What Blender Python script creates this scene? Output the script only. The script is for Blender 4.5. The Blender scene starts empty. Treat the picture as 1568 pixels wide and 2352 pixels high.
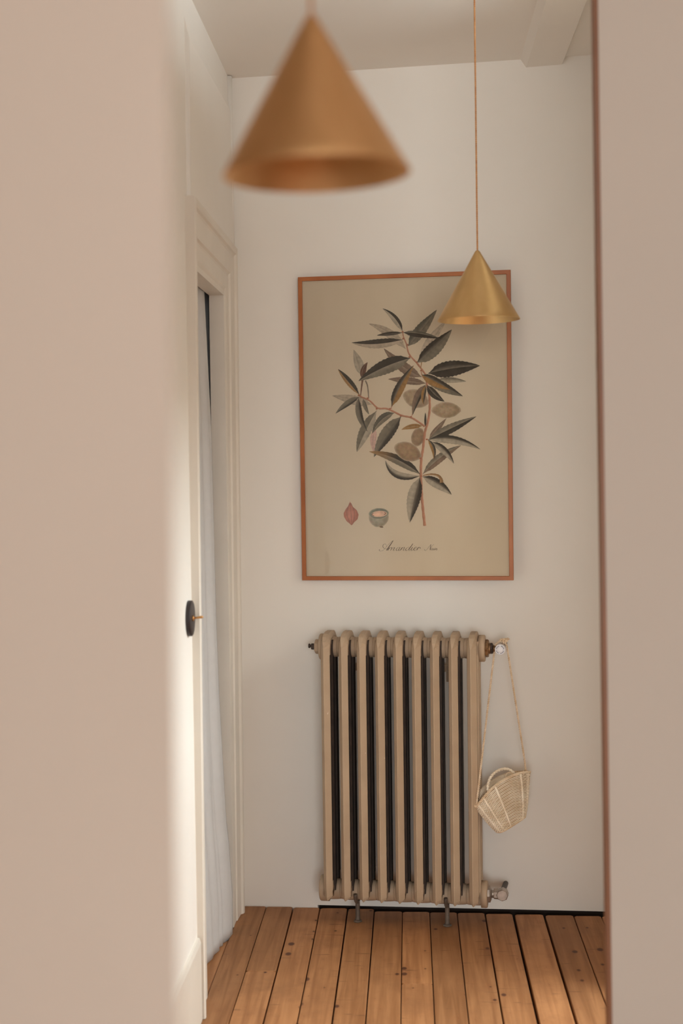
import bpy, bmesh, math, random
from mathutils import Vector, Matrix, noise
from math import sin, cos, pi, radians, sqrt

S = bpy.context.scene
C = S.collection

# ------------------------------------------------------------------ camera
cam_d = bpy.data.cameras.new('camera')
cam = bpy.data.objects.new('camera', cam_d)
C.objects.link(cam)
cam_d.sensor_fit = 'VERTICAL'
cam_d.sensor_height = 36.0
cam_d.lens = 50.0
cam_d.clip_start = 0.05
EYE = Vector((0, 0, 1.49))
fwd_img = Vector(((940 - 784) / 3267, (1065 - 1176) / 3267, 1)).normalized()   # corridor direction in camera axes
g = Vector((0.0135, 1, 0))
g.z = -(g.x * fwd_img.x + g.y * fwd_img.y) / fwd_img.z
g.normalize()
up = -g
xa = fwd_img.cross(up)
if xa.x < 0:
    xa = -xa
right = Vector((xa.x, fwd_img.x, up.x))
down = Vector((xa.y, fwd_img.y, up.y))
fwd = Vector((xa.z, fwd_img.z, up.z))
cam.matrix_world = Matrix(((right.x, -down.x, -fwd.x, EYE.x), (right.y, -down.y, -fwd.y, EYE.y),
                           (right.z, -down.z, -fwd.z, EYE.z), (0, 0, 0, 1)))
cam_d.dof.use_dof = True
cam_d.dof.focus_distance = 4.45
cam_d.dof.aperture_fstop = 1.95
S.camera = cam

# ------------------------------------------------------------------ world, light, exposure
W = bpy.data.worlds.new('world')
S.world = W
W.use_nodes = True
W.node_tree.nodes['Background'].inputs[0].default_value = (0.85, 0.92, 1.0, 1)
W.node_tree.nodes['Background'].inputs[1].default_value = 0.6


def area(name, loc, direction, sx, sy, power, col, spread=180):
    l = bpy.data.lights.new(name, 'AREA')
    l.shape = 'RECTANGLE'
    l.size, l.size_y, l.energy, l.color = sx, sy, power, col
    l.spread = radians(spread)
    o = bpy.data.objects.new(name, l)
    o.location = loc
    o.rotation_euler = Vector(direction).to_track_quat('-Z', 'Z').to_euler()
    C.objects.link(o)
    return o


# fill light behind the camera, set in an added window out of view
area('fill_back_window', (0.2, -7.0, 1.55), (0, 1, 0), 4.0, 1.9, 465, (0.95, 0.99, 1.0))
# daylight from the right, placed in the window of an added side room
area('daylight_side_window', (1.88, 3.62, 2.06), (-1, 0.0, -0.3), 0.85, 1.3, 92, (0.86, 0.96, 1.0))
S.view_settings.view_transform = 'Standard'
S.view_settings.look = 'None'
S.view_settings.gamma = 1.0
S.view_settings.use_curve_mapping = False
S.view_settings.exposure = 0.0
S.cycles.max_bounces = 10
S.cycles.diffuse_bounces = 7


# ------------------------------------------------------------------ materials
def srgb(r, gg, b):
    f = lambda c: (c / 255 / 12.92) if c / 255 <= 0.04045 else ((c / 255 + 0.055) / 1.055) ** 2.4
    return (f(r), f(gg), f(b), 1)


def newmat(name):
    m = bpy.data.materials.new(name)
    m.use_nodes = True
    nt = m.node_tree
    return m, nt, nt.nodes['Principled BSDF']


def N(nt, t, **kw):
    n = nt.nodes.new(t)
    for k, v in kw.items():
        if k in n.inputs:
            n.inputs[k].default_value = v
        else:
            setattr(n, k, v)
    return n


def mat(name, col, rough=0.7, metal=0.0, var=0.0, vscale=8.0, bump=0.0, bscale=60.0, col2=None, spec=0.4, stretch=None):
    m, nt, b = newmat(name)
    b.inputs['Roughness'].default_value = rough
    b.inputs['Metallic'].default_value = metal
    b.inputs['Specular IOR Level'].default_value = spec
    tc = N(nt, 'ShaderNodeTexCoord')
    mp = N(nt, 'ShaderNodeMapping')
    if stretch:
        mp.inputs['Scale'].default_value = stretch
    nt.links.new(tc.outputs['Object'], mp.inputs[0])
    no = N(nt, 'ShaderNodeTexNoise', Scale=vscale, Detail=4.0)
    nt.links.new(mp.outputs[0], no.inputs['Vector'])
    if col2 is None:
        col2 = tuple(c * (1 - var) for c in col[:3]) + (1,)
    r = N(nt, 'ShaderNodeValToRGB')
    r.color_ramp.elements[0].position = 0.35
    r.color_ramp.elements[1].position = 0.65
    r.color_ramp.elements[0].color = col2
    r.color_ramp.elements[1].color = col
    nt.links.new(no.outputs[0], r.inputs[0])
    nt.links.new(r.outputs[0], b.inputs['Base Color'])
    if bump:
        n2 = N(nt, 'ShaderNodeTexNoise', Scale=bscale, Detail=3.0)
        nt.links.new(mp.outputs[0], n2.inputs['Vector'])
        bp = N(nt, 'ShaderNodeBump', Strength=bump, Distance=0.004)
        nt.links.new(n2.outputs[0], bp.inputs['Height'])
        nt.links.new(bp.outputs[0], b.inputs['Normal'])
    return m


M = {}
M['wall'] = mat('cream_plaster', (0.875, 0.84, 0.785, 1), 0.85, var=0.03, vscale=2.0, bump=0.25, bscale=9, spec=0.25)
M['pink_wall'] = mat('rosy_beige_plaster', (0.55, 0.475, 0.405, 1), 0.85, var=0.03, vscale=1.6, bump=0.15, bscale=9, spec=0.2)
M['room_wall'] = mat('living_room_paint', (0.40, 0.35, 0.30, 1), 0.85)
M['ceiling'] = mat('ceiling_paint', (0.88, 0.845, 0.795, 1), 0.9, var=0.02, vscale=2, bump=0.15, bscale=7, spec=0.2)
M['trim'] = mat('cream_gloss_paint', (0.80, 0.745, 0.66, 1), 0.45, var=0.05, vscale=6, bump=0.08, bscale=30)
M['dark_room'] = mat('unlit_room_dark', (0.10, 0.08, 0.07, 1), 0.9)  # darkness of the unlit room put into the wall colour
M['subfloor'] = mat('dark_subfloor', (0.035, 0.025, 0.02, 1), 0.95)  # near-black colour gives the dark joints between the boards
M['edge_wood'] = mat('stained_edge_wood', srgb(140, 90, 58), 0.5, var=0.25, vscale=5, stretch=(30, 30, 1))
M['curtain'] = mat('white_linen', (0.66, 0.655, 0.65, 1), 0.95, var=0.03, vscale=40, bump=0.1, bscale=300, spec=0.1)
M['frame_wood'] = mat('cherry_wood', srgb(182, 112, 62), 0.42, col2=srgb(160, 92, 48), vscale=5, stretch=(1, 1, 1))
M['black_bakelite'] = mat('black_bakelite', (0.028, 0.02, 0.02, 1), 0.42, spec=0.35)
M['switch_brass'] = mat('switch_brass', (0.62, 0.33, 0.12, 1), 0.35, metal=0.9)
M['white_plastic'] = mat('white_plastic', (0.80, 0.79, 0.82, 1), 0.4)
M['grey_print'] = mat('grey_dial_ring', (0.22, 0.22, 0.26, 1), 0.5)
M['old_brass'] = mat('tarnished_brass', (0.34, 0.20, 0.10, 1), 0.42, metal=0.75, var=0.5, vscale=60)
M['dark_nut'] = mat('dark_iron_nut', (0.07, 0.05, 0.04, 1), 0.5, metal=0.5)
M['iron_leg'] = mat('dull_iron', (0.17, 0.13, 0.10, 1), 0.6, metal=0.2, var=0.3, vscale=30)
M['nickel'] = mat('dull_nickel', (0.55, 0.48, 0.42, 1), 0.38, metal=0.8, var=0.25, vscale=50)
M['wicker'] = mat('bleached_wicker', srgb(246, 234, 214), 0.75, col2=srgb(230, 211, 184), vscale=30, bump=0.2, bscale=200)
M['wicker_tan'] = mat('tan_wicker_rib', srgb(234, 214, 186), 0.75, col2=srgb(212, 184, 150), vscale=30)
M['bag_lining'] = mat('bag_lining', srgb(196, 166, 132), 0.9)
M['rope'] = mat('cotton_rope', srgb(236, 216, 190), 0.9, col2=srgb(214, 186, 152), vscale=60)
M['cord'] = mat('gold_twisted_cord', srgb(205, 150, 92), 0.7, col2=srgb(176, 116, 62), vscale=60)
M['bulb'] = mat('opal_bulb', (0.8, 0.78, 0.74, 1), 0.3)


def radiator_mat():
    m, nt, b = newmat('taupe_radiator_enamel')
    tc = N(nt, 'ShaderNodeTexCoord')
    oi = N(nt, 'ShaderNodeObjectInfo')
    add = N(nt, 'ShaderNodeVectorMath', operation='ADD')
    nt.links.new(tc.outputs['Object'], add.inputs[0])
    nt.links.new(oi.outputs['Random'], add.inputs[1])
    n1 = N(nt, 'ShaderNodeTexNoise', Scale=9.0, Detail=4.0)
    nt.links.new(add.outputs[0], n1.inputs['Vector'])
    r1 = N(nt, 'ShaderNodeValToRGB')
    r1.color_ramp.elements[0].position, r1.color_ramp.elements[1].position = 0.35, 0.7
    r1.color_ramp.elements[0].color = (0.455, 0.335, 0.228, 1)
    r1.color_ramp.elements[1].color = (0.51, 0.38, 0.262, 1)
    nt.links.new(n1.outputs[0], r1.inputs[0])
    # chips in the enamel
    n2 = N(nt, 'ShaderNodeTexNoise', Scale=34.0, Detail=3.0)
    mp = N(nt, 'ShaderNodeMapping')
    mp.inputs['Scale'].default_value = (1.6, 1.6, 0.7)
    nt.links.new(add.outputs[0], mp.inputs[0])
    nt.links.new(mp.outputs[0], n2.inputs['Vector'])
    r2 = N(nt, 'ShaderNodeValToRGB')
    r2.color_ramp.elements[0].position, r2.color_ramp.elements[1].position = 0.735, 0.745
    nt.links.new(n2.outputs[0], r2.inputs[0])
    mx = N(nt, 'ShaderNodeMix', data_type='RGBA')
    nt.links.new(r2.outputs[0], mx.inputs[0])
    nt.links.new(r1.outputs[0], mx.inputs[6])
    mx.inputs[7].default_value = (0.68, 0.58, 0.47, 1)
    nt.links.new(mx.outputs[2], b.inputs['Base Color'])
    b.inputs['Roughness'].default_value = 0.6
    b.inputs['Specular IOR Level'].default_value = 0.3
    bp = N(nt, 'ShaderNodeBump', Strength=0.15, Distance=0.003)
    nt.links.new(n2.outputs[0], bp.inputs['Height'])
    nt.links.new(bp.outputs[0], b.inputs['Normal'])
    return m


M['radiator'] = radiator_mat()


M['gap_shade'] = mat('dark_radiator_inside', (0.075, 0.052, 0.040, 1), 0.9, var=0.3, vscale=20)  # deep shade between the sections, with some dust, put into the colour


def plank_mat():
    m, nt, b = newmat('old_pine_board')
    tc = N(nt, 'ShaderNodeTexCoord')
    oi = N(nt, 'ShaderNodeObjectInfo')
    sc = N(nt, 'ShaderNodeVectorMath', operation='SCALE')
    sc.inputs[0].default_value = (13.7, 31.1, 7.3)
    nt.links.new(oi.outputs['Random'], sc.inputs['Scale'])
    add = N(nt, 'ShaderNodeVectorMath', operation='ADD')
    nt.links.new(tc.outputs['Object'], add.inputs[0])
    nt.links.new(sc.outputs[0], add.inputs[1])
    # knots first: they bend the grain
    mk = N(nt, 'ShaderNodeMapping')
    mk.inputs['Scale'].default_value = (13.0, 8.5, 0.0)
    nt.links.new(add.outputs[0], mk.inputs[0])
    vk = N(nt, 'ShaderNodeTexVoronoi', Scale=1.0)
    vk.voronoi_dimensions = '2D'
    vk.inputs['Randomness'].default_value = 1.0
    nt.links.new(mk.outputs[0], vk.inputs['Vector'])
    # only some of the cells carry a knot
    sep = N(nt, 'ShaderNodeSeparateColor')
    nt.links.new(vk.outputs['Color'], sep.inputs[0])
    size = N(nt, 'ShaderNodeMapRange')
    size.inputs[1].default_value, size.inputs[2].default_value = 0.66, 1.0
    size.inputs[3].default_value, size.inputs[4].default_value = 0.0, 0.125
    nt.links.new(sep.outputs[0], size.inputs[0])
    sub = N(nt, 'ShaderNodeMath', operation='SUBTRACT')
    nt.links.new(size.outputs[0], sub.inputs[0])
    nt.links.new(vk.outputs['Distance'], sub.inputs[1])
    kn = N(nt, 'ShaderNodeMapRange')
    kn.inputs[1].default_value, kn.inputs[2].default_value = -0.03, 0.03
    nt.links.new(sub.outputs[0], kn.inputs[0])
    halo = N(nt, 'ShaderNodeMapRange')
    halo.inputs[1].default_value, halo.inputs[2].default_value = -0.22, 0.05
    nt.links.new(sub.outputs[0], halo.inputs[0])
    # grain
    mg = N(nt, 'ShaderNodeMapping')
    mg.inputs['Scale'].default_value = (34.0, 1.5, 1.0)
    nt.links.new(add.outputs[0], mg.inputs[0])
    ng = N(nt, 'ShaderNodeTexNoise', Scale=1.6, Detail=5.0, Distortion=0.6)
    nt.links.new(mg.outputs[0], ng.inputs['Vector'])
    r = N(nt, 'ShaderNodeValToRGB')
    r.color_ramp.elements[0].position, r.color_ramp.elements[1].position = 0.34, 0.62
    r.color_ramp.elements[0].color = (0.335, 0.145, 0.056, 1)
    r.color_ramp.elements[1].color = (0.475, 0.225, 0.095, 1)
    nt.links.new(ng.outputs[0], r.inputs[0])
    # board to board tone
    tone = N(nt, 'ShaderNodeMapRange')
    tone.inputs[3].default_value, tone.inputs[4].default_value = 0.76, 1.12
    nt.links.new(oi.outputs['Random'], tone.inputs[0])
    t1 = N(nt, 'ShaderNodeVectorMath', operation='SCALE')
    nt.links.new(r.outputs[0], t1.inputs[0])
    nt.links.new(tone.outputs[0], t1.inputs['Scale'])
    # blotches of wear and grey dirt
    nb = N(nt, 'ShaderNodeTexNoise', Scale=5.0, Detail=6.0, Roughness=0.65)
    nt.links.new(add.outputs[0], nb.inputs['Vector'])
    rb = N(nt, 'ShaderNodeMapRange')
    rb.inputs[1].default_value, rb.inputs[2].default_value = 0.47, 0.74
    rb.inputs[4].default_value = 0.75
    nt.links.new(nb.outputs[0], rb.inputs[0])
    m1 = N(nt, 'ShaderNodeMix', data_type='RGBA')
    nt.links.new(rb.outputs[0], m1.inputs[0])
    nt.links.new(t1.outputs[0], m1.inputs[6])
    m1.inputs[7].default_value = (0.285, 0.125, 0.052, 1)
    # fine dark cross ticks
    mt = N(nt, 'ShaderNodeMapping')
    mt.inputs['Scale'].default_value = (9.0, 60.0, 1.0)
    nt.links.new(add.outputs[0], mt.inputs[0])
    ntk = N(nt, 'ShaderNodeTexNoise', Scale=1.0, Detail=2.0)
    nt.links.new(mt.outputs[0], ntk.inputs['Vector'])
    rt = N(nt, 'ShaderNodeMapRange')
    rt.inputs[1].default_value, rt.inputs[2].default_value = 0.69, 0.74
    rt.inputs[4].default_value = 0.55
    nt.links.new(ntk.outputs[0], rt.inputs[0])
    m2 = N(nt, 'ShaderNodeMix', data_type='RGBA')
    nt.links.new(rt.outputs[0], m2.inputs[0])
    nt.links.new(m1.outputs[2], m2.inputs[6])
    m2.inputs[7].default_value = (0.16, 0.065, 0.03, 1)
    hm = N(nt, 'ShaderNodeMath', operation='MULTIPLY')
    hm.inputs[1].default_value = 0.22
    nt.links.new(halo.outputs[0], hm.inputs[0])
    m3 = N(nt, 'ShaderNodeMix', data_type='RGBA')
    nt.links.new(hm.outputs[0], m3.inputs[0])
    nt.links.new(m2.outputs[2], m3.inputs[6])
    m3.inputs[7].default_value = (0.27, 0.10, 0.038, 1)
    m4 = N(nt, 'ShaderNodeMix', data_type='RGBA')
    nt.links.new(kn.outputs[0], m4.inputs[0])
    nt.links.new(m3.outputs[2], m4.inputs[6])
    m4.inputs[7].default_value = (0.115, 0.044, 0.022, 1)
    nt.links.new(m4.outputs[2], b.inputs['Base Color'])
    b.inputs['Roughness'].default_value = 0.55
    b.inputs['Specular IOR Level'].default_value = 0.25
    bp = N(nt, 'ShaderNodeBump', Strength=0.12, Distance=0.002)
    nt.links.new(ng.outputs[0], bp.inputs['Height'])
    nt.links.new(bp.outputs[0], b.inputs['Normal'])
    return m


M['plank'] = plank_mat()


def brass_mat(name, c1, c2, rough):
    m, nt, b = newmat(name)
    tc = N(nt, 'ShaderNodeTexCoord')
    mp = N(nt, 'ShaderNodeMapping')
    mp.inputs['Scale'].default_value = (26, 26, 3)
    nt.links.new(tc.outputs['Object'], mp.inputs[0])
    n1 = N(nt, 'ShaderNodeTexNoise', Scale=1.0, Detail=4.0)
    nt.links.new(mp.outputs[0], n1.inputs['Vector'])
    r = N(nt, 'ShaderNodeValToRGB')
    r.color_ramp.elements[0].position, r.color_ramp.elements[1].position = 0.3, 0.7
    r.color_ramp.elements[0].color = c2
    r.color_ramp.elements[1].color = c1
    nt.links.new(n1.outputs[0], r.inputs[0])
    nt.links.new(r.outputs[0], b.inputs['Base Color'])
    b.inputs['Metallic'].default_value = 1.0
    b.inputs['Roughness'].default_value = rough
    return m


M['brass'] = brass_mat('satin_brass', (0.71, 0.49, 0.235, 1), (0.63, 0.42, 0.19, 1), 0.42)
M['copper_brass'] = brass_mat('warm_satin_brass', (0.88, 0.58, 0.29, 1), (0.80, 0.51, 0.24, 1), 0.52)


def paper_mat():
    m, nt, b = newmat('aged_print_paper')
    tc = N(nt, 'ShaderNodeTexCoord')
    n1 = N(nt, 'ShaderNodeTexNoise', Scale=4.0, Detail=5.0)
    mp = N(nt, 'ShaderNodeMapping')
    mp.inputs['Scale'].default_value = (1.6, 1, 0.5)
    nt.links.new(tc.outputs['Object'], mp.inputs[0])
    nt.links.new(mp.outputs[0], n1.inputs['Vector'])
    r = N(nt, 'ShaderNodeValToRGB')
    r.color_ramp.elements[0].position, r.color_ramp.elements[1].position = 0.3, 0.7
    r.color_ramp.elements[0].color = (0.735, 0.605, 0.43, 1)
    r.color_ramp.elements[1].color = (0.775, 0.645, 0.47, 1)
    nt.links.new(n1.outputs[0], r.inputs[0])
    nt.links.new(r.outputs[0], b.inputs['Base Color'])
    b.inputs['Roughness'].default_value = 0.9
    b.inputs['Specular IOR Level'].default_value = 0.1
    return m


M['paper'] = paper_mat()


def ink_mat():
    m, nt, b = newmat('printed_ink')
    a = N(nt, 'ShaderNodeVertexColor', layer_name='ink')
    tc = N(nt, 'ShaderNodeTexCoord')
    n1 = N(nt, 'ShaderNodeTexNoise', Scale=90.0, Detail=4.0)
    nt.links.new(tc.outputs['Object'], n1.inputs['Vector'])
    mr = N(nt, 'ShaderNodeMapRange')
    mr.inputs[1].default_value, mr.inputs[2].default_value = 0.3, 0.7
    mr.inputs[3].default_value, mr.inputs[4].default_value = 0.84, 1.12
    nt.links.new(n1.outputs[0], mr.inputs[0])
    sc = N(nt, 'ShaderNodeVectorMath', operation='SCALE')
    nt.links.new(a.outputs[0], sc.inputs[0])
    nt.links.new(mr.outputs[0], sc.inputs['Scale'])
    nt.links.new(sc.outputs[0], b.inputs['Base Color'])
    b.inputs['Roughness'].default_value = 0.9
    b.inputs['Specular IOR Level'].default_value = 0.1
    return m


M['ink'] = ink_mat()


def glass_mat():
    m = bpy.data.materials.new('picture_glass')
    m.use_nodes = True
    nt = m.node_tree
    nt.nodes.clear()
    out = N(nt, 'ShaderNodeOutputMaterial')
    tr = N(nt, 'ShaderNodeBsdfTransparent')
    tr.inputs[0].default_value = (1, 1, 1, 1)
    gl = N(nt, 'ShaderNodeBsdfGlossy', Roughness=0.03)
    fr = N(nt, 'ShaderNodeFresnel', IOR=1.45)
    mx = N(nt, 'ShaderNodeMixShader')
    nt.links.new(fr.outputs[0], mx.inputs[0])
    nt.links.new(tr.outputs[0], mx.inputs[1])
    nt.links.new(gl.outputs[0], mx.inputs[2])
    nt.links.new(mx.outputs[0], out.inputs[0])
    return m


M['glass'] = glass_mat()


# ------------------------------------------------------------------ helpers
def link(name, me, parent=None, loc=None, rot=None):
    o = bpy.data.objects.new(name, me)
    C.objects.link(o)
    if parent:
        o.parent = parent
    if loc is not None:
        o.location = loc
    if rot is not None:
        o.rotation_euler = rot
    return o


def mesh(name, verts, faces, m, smooth=False):
    me = bpy.data.meshes.new(name)
    me.from_pydata([tuple(v) for v in verts], [], faces)
    me.materials.append(m)
    if smooth:
        me.polygons.foreach_set('use_smooth', [True] * len(me.polygons))
    me.update()
    return me


class MB:
    """collects pieces, builds ONE mesh"""

    def __init__(s):
        s.v, s.f, s.sm = [], [], []

    def add(s, v, f, smooth=False):
        o = len(s.v)
        s.v += [tuple(p) for p in v]
        s.f += [tuple(i + o for i in q) for q in f]
        s.sm += [smooth] * len(f)
        return s

    def box(s, a, b, bev=0.0, bevz=True):
        x0, y0, z0 = a
        x1, y1, z1 = b
        if bev <= 0:
            v = [(x0, y0, z0), (x1, y0, z0), (x1, y1, z0), (x0, y1, z0), (x0, y0, z1), (x1, y0, z1), (x1, y1, z1), (x0, y1, z1)]
            f = [(0, 3, 2, 1), (4, 5, 6, 7), (0, 1, 5, 4), (1, 2, 6, 5), (2, 3, 7, 6), (3, 0, 4, 7)]
            return s.add(v, f)
        bm = bmesh.new()
        bmesh.ops.create_cube(bm, size=1.0)
        for q in bm.verts:
            q.co = Vector(((x0 + x1) / 2 + q.co.x * (x1 - x0), (y0 + y1) / 2 + q.co.y * (y1 - y0), (z0 + z1) / 2 + q.co.z * (z1 - z0)))
        bmesh.ops.bevel(bm, geom=bm.edges[:], offset=bev, segments=2, affect='EDGES', profile=0.7)
        bm.verts.index_update()
        s.add([q.co[:] for q in bm.verts], [tuple(w.index for w in p.verts) for p in bm.faces])
        bm.free()
        return s

    def prism(s, poly, z0, z1, M4=None):
        """poly: list of 2D points (counter-clockwise), extruded along local z"""
        n = len(poly)
        v = [Vector((p[0], p[1], z0)) for p in poly] + [Vector((p[0], p[1], z1)) for p in poly]
        if M4:
            v = [M4 @ q for q in v]
        f = [tuple(range(n))[::-1], tuple(range(n, 2 * n))] + [(i, (i + 1) % n, n + (i + 1) % n, n + i) for i in range(n)]
        return s.add(v, f)

    def lathe(s, prof, M4=None, seg=32, caps=True, smooth=True):
        """prof: list of (r, z) around local z"""
        v, f = [], []
        for r, z in prof:
            for k in range(seg):
                a = 2 * pi * k / seg
                v.append(Vector((r * cos(a), r * sin(a), z)))
        for j in range(len(prof) - 1):
            for k in range(seg):
                k2 = (k + 1) % seg
                f.append((j * seg + k, j * seg + k2, (j + 1) * seg + k2, (j + 1) * seg + k))
        if M4:
            v = [M4 @ q for q in v]
        s.add(v, f, smooth)
        if caps:
            n = len(prof) - 1
            o = len(s.v) - len(v)
            s.f += [tuple(o + k for k in range(seg))[::-1], tuple(o + n * seg + k for k in range(seg))]
            s.sm += [False, False]
        return s

    def tube(s, pts, r, seg=8, closed=False, smooth=True):
        pts = [Vector(p) for p in pts]
        n = len(pts)
        rs = r if isinstance(r, (list, tuple)) else [r] * n
        tang = []
        for i in range(n):
            a = pts[i - 1] if (i > 0 or closed) else pts[i]
            b = pts[(i + 1) % n] if (i < n - 1 or closed) else pts[i]
            tang.append((b - a).normalized())
        ref = Vector((0, 0, 1)) if abs(tang[0].z) < 0.9 else Vector((1, 0, 0))
        u = tang[0].cross(ref).normalized()
        v, f = [], []
        for i in range(n):
            t = tang[i]
            u = (u - t * u.dot(t))
            u = u.normalized() if u.length > 1e-8 else t.orthogonal().normalized()
            w = t.cross(u)
            for k in range(seg):
                a = 2 * pi * k / seg
                v.append(pts[i] + (u * cos(a) + w * sin(a)) * rs[i])
        for i in range(n if closed else n - 1):
            j = (i + 1) % n
            for k in range(seg):
                k2 = (k + 1) % seg
                f.append((i * seg + k, i * seg + k2, j * seg + k2, j * seg + k))
        s.add(v, f, smooth)
        if not closed:
            o = len(s.v) - len(v)
            s.f += [tuple(o + k for k in range(seg))[::-1], tuple(o + (n - 1) * seg + k for k in range(seg))]
            s.sm += [False, False]
        return s

    def rope(s, pts, r, pitch, strands=2, seg=6, per=8):
        """twisted strands laid along a polyline"""
        pts = [Vector(p) for p in pts]
        L = [0]
        for i in range(1, len(pts)):
            L.append(L[-1] + (pts[i] - pts[i - 1]).length)
        tot = L[-1]
        n = max(8, int(tot / pitch * per))
        samp = []
        j = 0
        for i in range(n + 1):
            d = tot * i / n
            while j < len(pts) - 2 and L[j + 1] < d:
                j += 1
            t = (d - L[j]) / max(1e-9, L[j + 1] - L[j])
            samp.append(pts[j].lerp(pts[j + 1], t))
        u = None
        fr = []
        for i in range(n + 1):
            t = (samp[min(i + 1, n)] - samp[max(i - 1, 0)]).normalized()
            if u is None:
                u = t.orthogonal().normalized()
            u = (u - t * u.dot(t)).normalized()
            fr.append((u.copy(), t.cross(u)))
        for k in range(strands):
            q = []
            for i in range(n + 1):
                a = 2 * pi * (i / per + k / strands)
                q.append(samp[i] + (fr[i][0] * cos(a) + fr[i][1] * sin(a)) * r * 0.95)
            s.tube(q, r, seg)
        return s

    def mesh(s, name, m, recalc=True):
        me = bpy.data.meshes.new(name)
        me.from_pydata(s.v, [], s.f)
        me.materials.append(m)
        me.polygons.foreach_set('use_smooth', s.sm)
        if recalc:
            bm = bmesh.new()
            bm.from_mesh(me)
            bmesh.ops.recalc_face_normals(bm, faces=bm.faces)
            bm.to_mesh(me)
            bm.free()
        me.update()
        return me

    def build(s, name, m, parent=None, loc=None, rot=None):
        return link(name, s.mesh(name, m), parent, loc, rot)


def empty(name, loc, rot=(0, 0, 0)):
    o = bpy.data.objects.new(name, None)
    o.empty_display_size = 0.05
    C.objects.link(o)
    o.location = loc
    o.rotation_euler = rot
    return o


def tag(o, label, cat, group=None):
    o['label'] = label
    o['category'] = cat
    if group:
        o['group'] = group
    return o


def struct(o, label, cat):
    o['kind'] = 'structure'
    o['label'] = label
    o['category'] = cat
    return o


def align(p, zdir, xref=(0, 0, 1)):
    z = Vector(zdir).normalized()
    x = Vector(xref)
    x = x - z * x.dot(z)
    x = x.normalized() if x.length > 1e-6 else z.orthogonal().normalized()
    y = z.cross(x)
    m = Matrix((x, y, z)).transposed().to_4x4()
    m.translation = Vector(p)
    return m


def smooth_path(pts, n=8):
    """Catmull-Rom through the points"""
    P = [Vector(p) for p in pts]
    out = []
    for i in range(len(P) - 1):
        p0, p1, p2, p3 = P[max(i - 1, 0)], P[i], P[i + 1], P[min(i + 2, len(P) - 1)]
        for k in range(n):
            t = k / n
            out.append(0.5 * ((2 * p1) + (p2 - p0) * t + (2 * p0 - 5 * p1 + 4 * p2 - p3) * t * t + (3 * p1 - p0 - 3 * p2 + p3) * t ** 3))
    out.append(P[-1])
    return out


# ------------------------------------------------------------------ the setting
XL, XR = -0.585, 0.639
YAW = radians(-3.94)                 # the end wall is not square to the corridor
wo = Vector((-0.5873, 4.7564, 0))
wd = Vector((cos(YAW), sin(YAW), 0))
wn = Vector((-wd.y, wd.x, 0))        # into the wall


def on_wall(s, dist, z):
    return wo + wd * s - wn * dist + Vector((0, 0, z))


# end wall
b = MB()
b.box((-0.16, 0, -0.06), (0.262, 0.14, 0.5)).box((0.262, 0, 0.0075), (1.40, 0.14, 0.5)).box((-0.16, 0, 0.5), (1.40, 0.14, 2.95))
struct(b.build('wall_back', M['wall'], None, wo, (0, 0, YAW)), 'cream plastered end wall of the corridor behind the radiator', 'wall')

# left corridor wall with its doorway
DY0, DY1, DZ = 3.92, 4.53, 2.05
TH = 0.045
b = MB()
b.box((XL - 0.12, 1.951, -0.06), (XL, DY0 - 0.12, 2.95))
b.box((XL - TH, DY0 - 0.12, -0.06), (XL, DY0, 2.95))
b.box((XL - TH, DY1, -0.06), (XL, 4.80, 2.95))
b.box((XL - TH, DY0, DZ), (XL, DY1, 2.95))
struct(b.build('wall_left', M['wall']), 'cream left corridor wall with the round switch and the curtained doorway', 'wall')

# right corridor wall with the opening to the added side room
b = MB()
b.box((XR, 3.96, -0.06), (XR + 0.12, 4.80, 2.95))
b.box((XR, 2.98, 1.74), (XR + 0.12, 3.96, 2.47))          # lintel and open transom, added to shape the side light
b.box((XR, 2.98, 2.61), (XR + 0.12, 3.96, 2.95))
struct(b.build('wall_right', M['wall']), 'cream right corridor wall, a sliver beside the end wall', 'wall')

# near partition on the right, its end faced with wood
pr = MB()
pr.add([(0.4085, 2.93, -0.06), (2.72, 2.93, -0.06), (2.72, 2.93, 2.95), (0.388, 2.93, 2.95),
        (0.4085, 2.985, -0.06), (2.72, 2.985, -0.06), (2.72, 2.985, 2.95), (0.388, 2.985, 2.95)],
       [(0, 1, 2, 3), (7, 6, 5, 4), (0, 3, 7, 4), (1, 5, 6, 2), (0, 4, 5, 1), (3, 2, 6, 7)])
fr_ = struct(pr.build('wall_front_right', M['pink_wall']), 'rosy beige partition wall filling the right edge of the view', 'wall')
pe = MB()
pe.add([(0.4015, 2.934, -0.05), (0.4083, 2.934, -0.05), (0.3878, 2.934, 2.94), (0.381, 2.934, 2.94),
        (0.4015, 2.984, -0.05), (0.4083, 2.984, -0.05), (0.3878, 2.984, 2.94), (0.381, 2.984, 2.94)],
       [(0, 1, 2, 3), (7, 6, 5, 4), (0, 3, 7, 4), (1, 5, 6, 2), (0, 4, 5, 1), (3, 2, 6, 7)])
e_ = pe.build('edge_strip', M['edge_wood'], fr_)
e_['label'] = 'thin red-brown wooden edge strip'

# near wall on the left (splayed end, right next to the photographer)
pl = MB()
poly = [(-0.1785, 1.07), (-0.585, 1.95), (-0.705, 1.95), (-2.6, 1.80), (-2.6, 1.68), (-0.90, 1.68)]
pv = []
for z in (-0.06, 2.95):
    for (x, y) in poly:
        pv.append((x + (0.006 if x > -0.5 else 0) * (z - 1.49), y, z))
n = len(poly)
pl.add(pv, [tuple(range(n)), tuple(range(2 * n - 1, n - 1, -1))] + [(i, n + i, n + (i + 1) % n, (i + 1) % n) for i in range(n)])
struct(pl.build('wall_front_left', M['pink_wall']), 'rosy beige near wall, out of focus, filling the left edge of the view', 'wall')

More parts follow.
